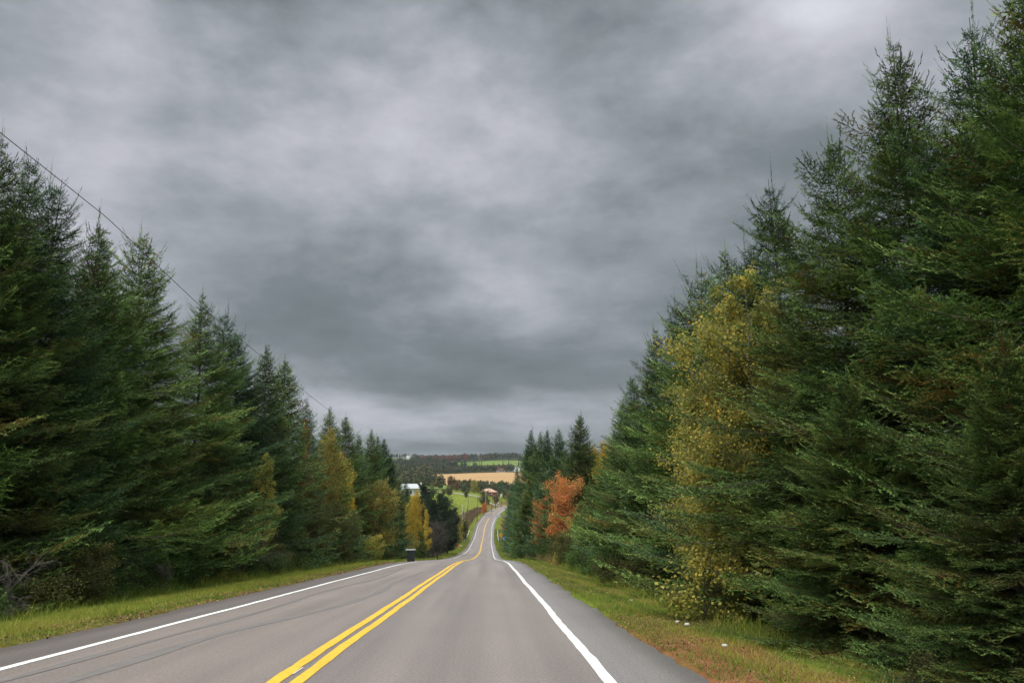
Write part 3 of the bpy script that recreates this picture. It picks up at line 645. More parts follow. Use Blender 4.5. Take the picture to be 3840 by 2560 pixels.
LEAF['weed'] = leafy(.7, .45, 900, .055, 47, 'green', 'egg', .02, 7, 'bark', 21, gappy=.05)
LEAF['far'] = leafy(8.0, 3.4, 4200, .38, 48, 'olive', 'egg', .12, 2, 'bark', 44, gappy=.05)
LEAF['far2'] = leafy(10.0, 3.0, 3600, .36, 49, 'olive', 'egg', .3, 3, 'bark', 40, gappy=.25)
LEAF['round'] = leafy(4.6, 2.9, 3200, .28, 50, 'olive', 'vase', .35, 2, 'bark', 36, gappy=.05)
LEAF['twigs'] = leafy(5.5, 2.9, 13000, .075, 51, 'greybush', 'egg', .02, 9, 'bark', 110, gappy=.0)
def leaf_at(name, u, v, off, key, label, mat=None, group=None, wide=1.0, cat='tree', stem='trunk'):
    x, y, H = solve_top(u, v, off); tr = LEAF[key]
    if mat: tr = recol(tr, mat)
    return put_tree(name, tr, x, y, H, label, group, wide, cat)
# left side
leaf_at('autumn_tree', 1205, 1600, -12.2, 'oval', 'golden leafed tree peeping between spruces on the left', 'gold', None, .5)
leaf_at('autumn_tree', 1295, 1690, -11.6, 'oval', 'slim yellow tree against dark spruces, beside the oval golden tree', 'yellow', None, .4)
leaf_at('autumn_tree', 1150, 1560, -12.0, 'slim', 'rusty brown treetop among spruces at the left skyline', 'rust', None, .5)
leaf_at('golden_tree', 1408, 1796, -9.6, 'oval', 'dense oval golden olive tree on the left verge', 'gold', None, .95)
leaf_at('leafy_tree', 1300, 1880, -9.3, 'oval', 'olive brown bushy tree left of the oval golden tree', 'olive', None, .95)
leaf_at('leafy_tree', 1200, 1840, -9.8, 'oval', 'grey green bushy tree under the golden leafed tree', 'olive', None, .9)
leaf_at('leafy_tree', 990, 1690, -10.2, 'slim', 'thin yellow green sapling in front of the left spruces', 'birch', None, .9)
leaf_at('leafy_tree', 850, 1830, -10.4, 'oval', 'sparse olive sapling beside the dead grey branches', 'olive', None, .7)
leaf_at('golden_tree', 1545, 1835, -9.3, 'oval', 'amber yellow tree in front of the white barn', 'yellow', None, .5)
leaf_at('leafy_tree', 1508, 1830, -10.0, 'slim', 'lime yellow treetop just below the white barn', 'birch', None, .6)
leaf_at('autumn_tree', 1600, 1905, -7.6, 'slim', 'bright orange yellow maple beside the dark pine', 'yellow', None, .9)
leaf_at('bare_shrub', 1640, 1955, -7.0, 'twigs', 'rounded grey nearly leafless shrub below the dark pine', None, None, .8, 'shrub')
leaf_at('leafy_tree', 1715, 1925, -7.6, 'far', 'olive yellow tree at the foot of the utility poles', 'birch', None, .62)
leaf_at('leafy_tree', 1740, 1950, -6.9, 'far', 'low olive tree right of the pine, by the driveway', 'olive', None, .62)
leaf_at('leafy_tree', 1470, 1985, -9.2, 'oval', 'low olive brown bush behind the black bin', 'olive', None, 1.1, 'shrub')
leaf_at('leafy_tree', 1400, 2010, -8.9, 'shrub', 'low yellow green bush left of the black bin', 'birch', None, 1.2, 'shrub')
# right side
leaf_at('birch_tree', 2825, 1055, 8.5, 'birch', 'tall yellow green birch leaning out of the right spruces', None, None, 1.0)
x, y, H = solve_top(2670, 1420, 7.9)
put_tree('birch_tree', LEAF['birch'], x, y, H, 'lower yellowing birch below the tall one on the right', None, .9)
leaf_at('leafy_shrub', 2640, 2070, 6.35, 'shrub2', 'low yellow and green leafed shrub at the right verge', None, None, 1.15, 'shrub')
leaf_at('maple_tree', 2110, 1805, 7.5, 'maple', 'orange red maple standing in front of the right spruces', None, None, 1.0)
leaf_at('maple_tree', 2035, 1880, 7.0, 'maple', 'smaller deep orange maple left of the taller orange one', None, None, .9)
leaf_at('leafy_tree', 1990, 1785, 7.2, 'slim', 'bronze olive tree left of the orange maples', 'gold', None, 1.1)
leaf_at('leafy_tree', 2085, 1990, 6.9, 'oval', 'grey green bushy tree below the orange maple', 'olive', None, .9)
leaf_at('leafy_tree', 2010, 2020, 6.8, 'shrub', 'small green grey bush at the foot of the orange maples', 'olive', None, .9, 'shrub')
leaf_at('autumn_tree', 2275, 1650, 11.4, 'oval', 'orange and yellow treetop showing above the right spruces', 'yellow', None, .6)
leaf_at('autumn_tree', 2230, 1665, 11.0, 'oval', 'bronze treetop left of the orange and yellow one', 'olive', None, .8)
leaf_at('goldenrod', 2098, 2080, 6.7, 'weed', 'bright yellow flowering clump on the right verge', 'yellow', None, 1.6, 'plant')
leaf_at('leafy_shrub', 2150, 2060, 7.2, 'shrub', 'lime green bush behind the yellow flowering clump', 'green', None, 1.0, 'shrub')
# spruces closing the far end of both rows
for u, v, of, key, lb in [(1948, 1745, 8.8, 'm3', 'narrow spruce below the ridge line, left of the four small tips'), (1926, 1800, 8.9, 'm1', 'dark spruce whose top meets the edge of the tan field'),
        (1914, 1850, 8.9, 'm2', 'low spruce beside the far road bend'), (1975, 1840, 6.6, 'm2', 'green spruce behind the bronze tree on the right'), (2210, 1800, 7.8, 'm0', 'short bushy spruce right of the orange maple'),
        (2260, 1740, 8.0, 'n1', 'mid green spruce between the orange maple and the tall right spruces'), (2380, 1800, 8.0, 'n0', 'low wide spruce filling the gap under the right spruces'),
        (1435, 1760, -11.0, 'm3', 'dark spruce right of the oval golden tree'), (1480, 1850, -9.6, 'm1', 'small blue green spruce between two golden trees'), (1575, 1960, -8.4, 'm2', 'small spruce behind the black bin'),
        (1440, 1640, -12.6, 'm1', 'slim spruce left of the last one in the left row'), (1520, 1800, -12.0, 'm1', 'spruce standing just left of the white barn')]:
    x, y, H = solve_top(u, v, of); put_tree('spruce_tree', key, x, y, H, lb, None, .78 if 1900 < u < 1960 else 1.1)
pine = leafy(14.5, 4.3, 52000, .20, 61, 'pine', 'egg', .06, 2, 'bark', 120, gappy=.0)
for u, v, y, H_, w_, lb in [(1628, 1815, 170, 0, 1.0, 'large dark rounded pine in front of the green field'), (1680, 1900, 185, 0, 1.0, 'lower dark pine on the right shoulder of the large one'), (1585, 1850, 165, 0, .8, 'dark pine on the left shoulder of the large rounded one')]:
    k, _ = ray(u, 1900); x = k * y; put_tree('pine_tree', pine, x, y, top_z(v, y) - float(zt(x, y)), lb, None, w_)
# low spruce boughs and saplings filling the edge of the stands
r_ = np.random.default_rng(9)
for side, lab, grp in ((-1, 'young spruce sapling at the left forest edge', 'saplings at the left edge'), (1, 'young spruce sapling at the right forest edge', 'saplings at the right edge')):
    y = 9.0
    while y < 95:
        o_ = side * (r_.uniform(10.2, 11.3) if side < 0 else r_.uniform(7.7, 8.7)); x = float(xr(y)) + o_
        put_tree('spruce_sapling', ['n3', 'n0'][int(r_.integers(0, 2))] if y < 45 else 'm2', x, y, r_.uniform(2.2, 4.8), lab, grp, 1.3); y += r_.uniform(3.0, 6.5)
# undergrowth clumps
WK = [('weed', 'green', .7), ('weed', 'olive', .6), ('shrub2', 'olive', 1.0), ('shrub', 'olive', 1.5), ('shrub2', 'green', .9), ('weed', 'birch', .6), ('shrub', 'green', 1.3)]
WM = {(a, b): recol(LEAF[a], b) for a, b, _ in WK}
for side, lab, grp in ((-1, 'low leafy undergrowth clump along the left forest edge', 'undergrowth clumps on the left'), (1, 'low leafy undergrowth clump along the right forest edge', 'undergrowth clumps on the right')):
    y = 7.5
    while y < 150:
        a, b, h = WK[int(r_.integers(0, len(WK)))]; o_ = side * (r_.uniform(8.7, 10.2) if side < 0 else r_.uniform(6.6, 7.6))
        if side > 0 and y < 26: y += 1.2; a, b, h = 'weed', 'olive', .30
        x = float(xr(y)) + o_; put_tree('undergrowth_shrub', WM[(a, b)], x, y, h * r_.uniform(.7, 1.3), lab, grp, 1.2, 'shrub'); y += r_.uniform(.7, 1.6) * (1 if y < 40 else 2.2)

# dead grey branches
def dead(name, u, v, off, H, seed, label, lean):
    r = np.random.default_rng(seed); mb = MB(); x, y, hh = solve_top(u, v, off)
    def grow(p, d, l, rad, dep):
        n = 6; P = [p]
        for i in range(n): d = unit(d + r.normal(0, .13, 3) + np.array([0, 0, -.03])); P.append(P[-1] + d * l / n)
        P = np.array(P); mb.tube(P, np.linspace(rad, rad * .35, n + 1), 5)
        if dep < 3:
            for _ in range(int(6 + r.integers(0, 4))):
                i = int(r.integers(1, n)); grow(P[i], unit(d + r.normal(0, .75, 3)), l * r.uniform(.35, .65), rad * .45, dep + 1)
    grow(np.array([0, 0, 0.0]), unit(np.array([lean, -.2, 1.0])), H, .022, 0)
    for i in range(3): grow(np.array([0, 0, H * .3 * (i + 1)]), unit(np.array([lean * 1.5 + r.normal(0, .4), -.5, .25])), H * .6, .014, 1)
    e = empty(name, (x, y, float(zt(x, y))), label, 'dead tree'); mb.build('branches', MAT['deadwood'], e)
dead('dead_tree', 930, 1830, -9.9, 2.8, 3, 'tangled grey dead branches reaching out of the left spruces', .5)
dead('dead_tree', 20, 1840, -9.9, 1.5, 4, 'pale dead branches at the left photo edge', .9)
dead('dead_tree', 600, 2110, -9.4, .9, 5, 'small pale dead twigs low on the left verge', .6)

# ------------------------------------------------------------------ grass, fallen leaves, brush
def blades(name, n, side, o0, o1, y0, y1, h0, h1, w, mat, seed, pw=1.6, lean=.5, tone=None):
    r = np.random.default_rng(seed); y = y0 + (y1 - y0) * r.random(n) ** pw; o = side * (o0 + (o1 - o0) * r.random(n))
    x = xr(y) + o; z = zt(x, y) - .01; sc = 1 + (y - y0) / 45
    a = r.uniform(0, 6.283, n); h = r.uniform(h0, h1, n) * (1 + .3 * (sc - 1)) * (.45 + .85 * (.5 + .5 * np.sin(x * 2.7 + y * .6) * np.sin(y * 1.1 - x))); ww = w * sc * r.uniform(.6, 1.3, n)
    U = np.stack([np.cos(a), np.sin(a), a * 0], -1); L_ = np.stack([r.normal(0, lean, n), r.normal(0, lean, n), np.ones(n)], -1) * h[:, None]
    B = np.stack([x, y, z], -1); V = np.stack([B - U * ww[:, None] / 2, B + U * ww[:, None] / 2, B + L_], 1).reshape(-1, 3)
    pt = .5 + .5 * np.sin(x * 1.9 + np.sin(y * .8) * 2) * np.sin(y * .55 + np.sin(x)); v = np.clip(.25 + .35 * pt + r.normal(0, .17, n), 0, 1)
    if tone is not None: v = np.clip(v * .6 + tone(o, y, r), 0, 1)
    o_ = link(name, mk_mesh(name, V, np.arange(n * 3).reshape(-1, 3), MAT[mat], {'v': np.repeat(v, 3), 't': np.zeros(n * 3)})); o_['kind'] = 'stuff'; return o_
yel = lambda o, y, r: np.where((np.abs(o) > 5.2) & (np.abs(o) < 8.0), .36, .08)
blades('grass', 150000, -1, 5.1, 10.5, 6, 70, .05, .13, .011, 'grass', 1, tone=yel)
blades('grass', 16000, -1, 4.7, 5.2, 6, 60, .03, .09, .011, 'grass', 11)
blades('grass', 14000, 1, 4.5, 5.3, 6, 60, .03, .09, .011, 'grass', 12, tone=yel)
blades('grass', 60000, -1, 4.9, 8.5, 60, 330, .1, .2, .03, 'grass', 2, 1.0)
blades('grass', 90000, 1, 5.2, 7.6, 6, 70, .03, .085, .011, 'grass', 3, tone=lambda o, y, r: np.where((o < 6.2) & (y < 13), .42, .16) + .2 * np.sin(o * 5 + y * .4))
blades('grass', 50000, 1, 4.85, 7.4, 50, 380, .1, .2, .03, 'grass', 4, 1.0)
blades('tall_grass', 16000, -1, 8.4, 10.6, 8, 130, .2, .45, .014, 'grass', 5)
blades('tall_grass', 9000, 1, 6.3, 7.6, 12, 130, .15, .4, .014, 'grass', 6)
blades('dry_grass', 5000, 1, 6.2, 8.2, 50, 74, .3, .8, .02, 'straw', 7, 1.0, .3)
blades('dry_grass', 9000, 1, 7.2, 13, 225, 345, .4, 1.1, .12, 'straw', 8, 1.0, .3)
def litter(name, n, side, o0, o1, y0, y1, seed, size=.045):
    r = np.random.default_rng(seed); y = y0 + (y1 - y0) * r.random(n) ** 1.7; o = side * (o0 + (o1 - o0) * r.random(n) ** 1.4); x = xr(y) + o
    kp = r.random(n) < .25 + .75 * (np.sin(y * 1.3 + np.sin(o * 3)) * np.sin(y * .41 + 1) > 0); x, y, o = x[kp], y[kp], o[kp]; n = len(x)
    z = zt(x, y) + .012 + .03 * r.random(n); P = np.stack([x, y, z], -1); A_ = unit(r.normal(size=(n, 3)) * [1, 1, .45]); B_ = unit(np.cross(A_, [0, 0, 1.]) + r.normal(0, .3, (n, 3)))
    s = (size * r.uniform(.5, 1.3, n) * (1 + (y - y0) / 40))[:, None]; V = np.stack([P, P + A_ * s * .5 + B_ * s * .35, P + A_ * s, P + A_ * s * .5 - B_ * s * .35], 1).reshape(-1, 3)
    q = np.arange(n)[:, None] * 4 + np.array([0, 1, 2, 3]); mb = MB(); mb.add(V, q, np.repeat(r.beta(1.6, 2, n), 4), 0); o_ = mb.build(name, MAT['litter']); o_['kind'] = 'stuff'
litter('fallen_leaves', 13000, -1, 4.62, 5.7, 6, 60, 1, .038); litter('fallen_leaves', 8000, 1, 4.45, 6.6, 6, 17, 2, .03); litter('fallen_leaves', 4000, 1, 4.5, 6, 24, 70, 3)
blades('roadside_weeds', 5000, -1, 4.8, 8.6, 6, 60, .10, .24, .011, 'grass', 21); blades('roadside_weeds', 6000, 1, 4.6, 7.0, 6, 60, .06, .16, .008, 'straw', 22)
# brown brush on the bank below the pasture: nobody could count it
def brush(name, n, fn, mat, seed, size, hmax):
    r = np.random.default_rng(seed); y, o = fn(r, n); x = xr(y) + o; cl = .5 + .5 * np.sin(x * .8 + np.sin(y * .21) * 3) * np.sin(y * .27)
    z = zt(x, y) + r.random(n) ** .7 * hmax * (.35 + .65 * cl); P = np.stack([x, y, z], -1); A_ = unit(r.normal(size=(n, 3)) + [0, 0, .8]); B_ = unit(np.cross(A_, r.normal(size=(n, 3))))
    s = (size * r.uniform(.5, 1.4, n))[:, None]; V = np.stack([P, P + A_ * s * .5 + B_ * s * .25, P + A_ * s, P + A_ * s * .5 - B_ * s * .25], 1).reshape(-1, 3)
    mb = MB(); mb.add(V, np.arange(n)[:, None] * 4 + np.array([0, 1, 2, 3]), np.repeat(np.clip(cl * .5 + r.random(n) * .6, 0, 1), 4), 0); o_ = mb.build(name, MAT[mat]); o_['kind'] = 'stuff'
brush('brushwood', 26000, lambda r, n: ((lambda y: (y, -(7.8 + r.random(n) * np.interp(y, [250, 330, 400, 520], [6, 9, 8, 4]))))(r.uniform(235, 520, n))), 'brush', 1, .55, 2.4)
brush('brushwood', 9000, lambda r, n: ((lambda y: (y, 8.2 + r.random(n) * 12))(r.uniform(240, 420, n))), 'brush', 2, .5, 2.2)
brush('field_edge_scrub', 5000, lambda r, n: ((lambda y: (y, -(14 + r.random(n) * 40)))(r.uniform(385, 400, n))), 'straw', 3, .5, 1.0)

# pale stones on the right verge
for u, v, s_, lb in [(2541, 2335, .05, 'pale stone on the right verge, upper of a close pair'), (2577, 2353, .06, 'pale stone on the right verge, lower of a close pair'), (2717, 2427, .05, 'small pale stone on the verge nearest the camera'), (2367, 2254, .045, 'flat pale stone in the grass farther along the verge')]:
    r = np.random.default_rng(int(u)); mb = MB(); x, y, z = hit(u, v, 5, 60); th = np.linspace(0, np.pi, 7); V = []
    for t_ in th:
        for p_ in np.arange(8) / 8 * 6.283: V.append((math.sin(t_) * math.cos(p_) * 1.3, math.sin(t_) * math.sin(p_), math.cos(t_) * .75))
    V = np.array(V) * s_ * .75 * (1 + .12 * np.sin(np.array(V) * 3 + u)); i, j = np.meshgrid(np.arange(6), np.arange(8), indexing='ij')
    Q_ = np.stack([i * 8 + j, i * 8 + (j + 1) % 8, (i + 1) * 8 + (j + 1) % 8, (i + 1) * 8 + j], -1).reshape(-1, 4)
    mb.add(V, Q_); o_ = mb.build('stone', MAT['stone'], None, True); o_.location = (x, y, z + .02); tagp(o_, lb, 'stone', 'pale stones on the verge')

# ------------------------------------------------------------------ far trees
def far_conifer(r, H, R, n=46):
    t_ = r.random(n) ** .75; a = r.uniform(0, 6.283, n); rad = R * (1 - t_) * r.uniform(.65, 1.1, n); c = np.stack([np.cos(a) * rad, np.sin(a) * rad, H * (.05 + .93 * t_)], -1)
    inn = np.stack([c[:, 0] * .15, c[:, 1] * .15, c[:, 2] + R * .25], -1); tg = np.stack([-np.sin(a), np.cos(a), a * 0], -1) * (R * .30 * (1.15 - t_))[:, None]
    V = np.stack([inn, c + tg * .8, c - tg * .8 + [0, 0, -.2]], 1).reshape(-1, 3)
    T_ = np.array([(math.cos(q) * R * .10, math.sin(q) * R * .10, H * .8) for q in (0, 2.1, 4.2)] + [(0, 0, H * 1.03)]); return V, T_
def wood(name, spots, conv, matc, matd, seed, kind='stuff', lab=None):
    r = np.random.default_rng(seed); mc, md = MB(), MB()
    for x, y, isc, H in spots:
        b = np.array([x, y, float(zt(x, y)) - .3])
        if isc:
            V, T_ = far_conifer(r, H, H * r.uniform(.13, .21)); tn = r.random()
            mc.add(V + b, np.arange(len(V)).reshape(-1, 3), np.clip(tn + r.normal(0, .1, len(V)), 0, 1), r.random() * .5); mc.add(T_ + b, [(0, 1, 3), (1, 2, 3), (2, 0, 3)], tn, .3)
        else:
            n = 90; D = unit(r.normal(size=(n, 3))); D[:, 2] = np.abs(D[:, 2]) * 1.1 - .15; P = D * r.uniform(.75, 1.05, (n, 1)) * [H * .36, H * .36, H * .55] + [0, 0, H * .45] + b
            A_ = unit(r.normal(size=(n, 3))); B_ = unit(np.cross(A_, D)); s = H * .16 * r.uniform(.6, 1.2, (n, 1)); V = np.stack([P - A_ * s * .5, P + B_ * s * .5, P + A_ * s * .5, P - B_ * s * .5], 1).reshape(-1, 3)
            md.add(V, np.arange(n)[:, None] * 4 + np.array([0, 1, 2, 3]), np.clip(r.random() * .8 + r.normal(0, .1, n * 4), 0, 1), 0)
    for mb, mt in ((mc, matc), (md, matd)):
        if mb.n: o_ = mb.build(name, MAT[mt]); o_['kind'] = 'stuff'
MAT['farcon'] = foliage('far_conifers', [(0, (.012, .028, .020)), (.6, (.018, .044, .028)), (1, (.035, .062, .028))], objvar=0, trans=.1)
MAT['fardec'] = foliage('far_autumn_woods', [(0, (.03, .048, .024)), (.45, (.055, .068, .028)), (.7, (.10, .075, .03)), (.88, (.17, .070, .03)), (1, (.22, .15, .04))], objvar=0, trans=.2)
MAT['farred'] = foliage('far_red_woods', [(0, (.10, .045, .03)), (.5, (.17, .06, .035)), (1, (.20, .09, .04))], objvar=0, trans=.2)
MAT['farol'] = foliage('far_olive_woods', [(0, (.045, .06, .028)), (.6, (.085, .09, .035)), (1, (.15, .12, .04))], objvar=0, trans=.2)
r_ = np.random.default_rng(3)
def band(n, u0, u1, y0, y1, pc, h0, h1, keep=None):
    out = []
    for _ in range(n):
        u = r_.uniform(u0, u1); y = r_.uniform(y0, y1)
        if keep and not keep(u, y): continue
        out.append((ray(u, 1800)[0] * y, y, r_.random() < pc, r_.uniform(h0, h1)))
    return out
wood('ridge_woodland', band(1000, 1545, 2350, 1790, 2000, .8, 11, 17) + band(260, 1300, 1560, 2250, 2320, .9, 10, 14), None, 'farcon', 'fardec', 1)
wood('ridge_woodland', band(70, 1570, 1760, 1800, 1960, .12, 13, 17), None, 'farcon', 'farred', 2)
wood('hillside_woodland', band(1100, 1380, 1790, 1190, 1780, .84, 11, 18, lambda u, y: u < 1700 + (1500 - y) * .15 or y < 1350), None, 'farcon', 'fardec', 3)
wood('hillside_woodland', band(260, 1600, 1960, 1175, 1260, .28, 7, 12, lambda u, y: not (1862 < u < 1895 and y < 1225) and u < 1925), None, 'farcon', 'farol', 4)
wood('hillside_woodland', band(330, 1950, 2350, 1000, 1780, .8, 12, 18), None, 'farcon', 'fardec', 5)
wood('lowland_woodland', band(420, 1380, 1612, 780, 1180, .6, 11, 17), None, 'farcon', 'farol', 6)
wood('hedgerow', band(130, 1690, 1935, 655, 720, .12, 6, 9.5) + band(60, 1905, 1990, 610, 720, .3, 6, 11), None, 'farcon', 'farol', 8)
wood('lowland_woodland', band(110, 1350, 1660, 640, 770, .25, 9, 14, lambda u, y: True), None, 'farcon', 'farol', 7)
# conifers one can tell apart on the far pasture
fc = []
for i_ in range(2):
    V, T_ = far_conifer(np.random.default_rng(70 + i_), 14, 3.4, 90); mb = MB(); mb.add(V, np.arange(len(V)).reshape(-1, 3), .5, .2); mb.add(T_, [(0, 1, 3), (1, 2, 3), (2, 0, 3)], .5, .3)
    tb = MB(); tb.tube([(0, 0, 0), (0, 0, 9)], [.22, .05], 6); fc.append((mb.mesh('crown', MAT['farcon']), tb.mesh('trunk', MAT['bark']), 14.0))
for i_, (u, v, y, lb) in enumerate([(1805, 1727, 1330, 'tallest conifer on the left border of the far pasture'), (1850, 1731, 1290, 'conifer on the far pasture left of the row houses'), (1871, 1735, 1450, 'small cone shaped conifer out on the far pasture'),
        (1886, 1724, 1420, 'broad dark conifer on the far pasture'), (1907, 1722, 1480, 'dark conifer on the far pasture, left of the white house'), (1913, 1734, 1500, 'small conifer beside the white house roof'), (1945, 1722, 1400, 'conifer standing behind the white house'), (1797, 1730, 1400, 'conifer next to the tallest pasture one')]):
    x = ray(u, 1800)[0] * y; put_tree('conifer_tree', fc[i_ % 2], x, y, top_z(v, y) - float(zt(x, y)), lb, 'conifers on the far pasture', 1.0)
# hedgerow and orchard trees by the farm lane
for u, v, y, key, mat, w_, lb in [(1692, 1786, 660, 'far', 'rust', .8, 'rust and green tree at the left end of the tan field'), (1712, 1806, 640, 'far', 'rust', .7, 'brown tree right of the rust and green one'), (1735, 1800, 690, 'far', 'olive', .9, 'olive tree in front of the tan field, left of the tallest olive'),
        (1757, 1794, 660, 'far2', 'olive', 1.1, 'tallest olive tree in front of the tan field'), (1775, 1802, 640, 'far', 'birch', .85, 'yellow olive rounded tree at the end of the olive group'), (1737, 1822, 620, 'far', 'olive', .9, 'grey olive tree at the edge of the lane'),
        (1795, 1803, 680, 'far2', 'green', 1.0, 'light green tree between the olive group and the red house'), (1793, 1826, 640, 'far', 'gold', .7, 'orange bronze tree left of the red house'), (1808, 1822, 660, 'far', 'rust', .8, 'brown tree just left of the red house'),
        (1825, 1818, 690, 'far2', 'gold', .9, 'bronze tree rising behind the red house roof'), (1842, 1822, 700, 'far', 'olive', 1.0, 'dull green tree behind the red house'), (1875, 1799, 670, 'far2', 'green', .8, 'tall aspen with visible trunks right of the red house'),
        (1890, 1800, 680, 'far2', 'green', .8, 'second tall aspen right of the red house, nearer the dark spruces'), (1905, 1812, 690, 'far2', 'straw', .8, 'thin straw coloured tree beside the aspens'), (1912, 1845, 660, 'far', 'rust', .9, 'rust bush at the edge of the right spruces'),
        (1662, 1838, 560, 'round', 'olive', 1.0, 'orchard tree just above the dark pine'), (1681, 1834, 540, 'round', 'olive', .95, 'rounded orchard tree on the green field, largest in view'), (1688, 1838, 562, 'round', 'olive', .8, 'orchard tree behind the largest one'),
        (1749, 1845, 545, 'round', 'olive', .7, 'lone small orchard tree on the green field'), (1821, 1853, 500, 'round', 'olive', .8, 'dark apple tree between the utility poles'), (1860, 1861, 560, 'round', 'brush', .7, 'small brown tree between the utility poles'),
        (1814, 1886, 470, 'far', 'orange', .8, 'orange bush on the bank by the third pole'), (1650, 1800, 700, 'far', 'olive', 1.0, 'dark olive tree behind the dark pine'), (1625, 1785, 760, 'far', 'olive', 1.2, 'dark tree at the left corner of the tan field')]:
    x = ray(u, 1850)[0] * y; put_tree('leafy_tree', recol(LEAF[key], mat), x, y, top_z(v, y) - float(zt(x, y)), lb, None, w_)
for u, v, y, lb in [(1780, 1815, 650, 'small spruce in the hedge left of the light green tree'), (1703, 1783, 700, 'thin dark spruce behind the rust and green tree'), (1757, 1812, 630, 'dark spruce inside the olive group'), (1862, 1826, 700, 'spruce behind the right end of the red house')]:
    x = ray(u, 1850)[0] * y; put_tree('spruce_tree', fc[0], x, y, top_z(v, y) - float(zt(x, y)), lb, None, 1.1)

# ------------------------------------------------------------------ utility poles, cables
for i, (u, vb, vt, y0, lb) in enumerate([(1754, 1926, 1856, 396, 'utility pole braced by pale guy wires, first along the field'), (1791, 1912, 1846, 425, 'leaning utility pole, second along the field'), (1821, 1890, 1839, 490, 'pale utility pole beside the apple tree, third along the field'),
        (1845.5, 1892, 1840.7, 500, 'utility pole in front of the red house'), (1858.5, 1890.5, 1835, 525, 'utility pole at the right end of the red house'), (1880, 1888, 1839, 560, 'utility pole farthest along, beside the aspens')]):
    k, _ = ray(u, (vb + vt) / 2); x, y = k * y0, y0; z = float(zt(x, y)); H = top_z(vt, y) - z
    e = empty('utility_pole', (x, y, z), lb, 'utility pole', 'utility poles along the green field'); mb = MB(); mb.tube([(-.25, 0, -.5), (0, 0, H * .5), (.25, 0, H)], [.17, .15, .12], 8); mb.build('pole', MAT['polep' if i == 2 else 'pole'], e, True)
    mb = MB(); mb.box(-.15 + .24, .15 + .24, -.6, .6, H - .75, H - .62); mb.build('crossarm', MAT['pole'], e)
    for s_ in (-.5, 0, .5):
        mb = MB(); mb.tube([(.24, s_, H - .62), (.24, s_, H - .42)], [.05, .035], 6); mb.build('insulator', MAT['siding'], e)
x, y = ray(1733, 1905)[0] * 385, 385; z = float(zt(x, y)); e = empty('stub_pole', (x, y, z), 'short pale pole left of the first utility pole', 'pole'); H = top_z(1893, y) - z
mb = MB(); mb.tube([(0, 0, -.3), (0, 0, H)], [.16, .13], 8); mb.build('post', MAT['polep'], e, True); mb = MB(); mb.tube([(0, 0, H), (0, 0, H + .12)], [.18, .05], 8); mb.build('cap', MAT['white'], e, True)
px, py = ray(1754, 1890)[0] * 396, 396; pz = float(zt(px, py)); ph = top_z(1856, py)
for k_, du in enumerate((0, 6)):
    gx, gy = ray(1727 + du, 1940)[0] * 378, 378; mb = MB(); mb.tube([(gx, gy, float(zt(gx, gy))), (px, py, ph - 1.2 - k_)], [.035, .035], 4)
    o_ = mb.build('guy_wire', MAT['polep']); tagp(o_, ['pale guy wire bracing the first utility pole, outer one', 'pale guy wire bracing the first utility pole, inner one'][k_], 'wire', 'guy wires of the first pole')
def cable(name, P, rad, label, grp, sag=.0):
    P = np.array(P, float); q = np.linspace(0, 1, 60); mb = MB(); s = np.linspace(0, 1, len(P)); C_ = np.stack([np.interp(q, s, P[:, k]) for k in range(3)], -1)
    mb.tube(C_, rad, 5); o_ = mb.build(name, MAT['wire'], None, True); tagp(o_, label, 'cable', grp)
def cpt(u, v, off):
    k, s = ray(u, v); g = xr(_sy) + off - k * _sy; i = int(np.argmax(np.sign(g) != np.sign(g[0]))); y = float(_sy[i]); return (k * y, y, s * y)
cable('power_cable', [cpt(-250, 290, -9.6), cpt(0, 497, -9.6), cpt(400, 815, -9.6), cpt(740, 1137, -9.6), cpt(1100, 1435, -9.6), cpt(1243, 1545, -9.6)], .011, 'thin black overhead cable rising to the left above the spruces', None)
cable('power_cable', [cpt(-200, 870, -9.4), cpt(300, 1075, -9.4), cpt(480, 1190, -9.4), cpt(620, 1290, -9.4), cpt(900, 1500, -9.4)], .009, 'lower thin cable crossing in front of the left spruces', None)

# ------------------------------------------------------------------ buildings
def prism(mb, x0, x1, y0, y1, z0, z1, axis='x'):      # gable roof solid, ridge along axis
    if axis == 'x': V = [(x0, y0, z0), (x1, y0, z0), (x1, y1, z0), (x0, y1, z0), (x0, (y0+y1)/2, z1), (x1, (y0+y1)/2, z1)]; Fq = [(0, 1, 5, 4), (2, 3, 4, 5), (0, 3, 2, 1)]; Ft = [(0, 4, 3), (1, 2, 5)]
    else: V = [(x0, y0, z0), (x0, y1, z0), (x1, y1, z0), (x1, y0, z0), ((x0+x1)/2, y0, z1), ((x0+x1)/2, y1, z1)]; Fq = [(0, 4, 5, 1), (2, 5, 4, 3), (0, 1, 2, 3)]; Ft = [(0, 3, 4), (1, 5, 2)]
    mb.add(V, Fq); mb.add(V, Ft)
def one(name, mat, e, fn): mb = MB(); fn(mb); return mb.build(name, MAT[mat], e)
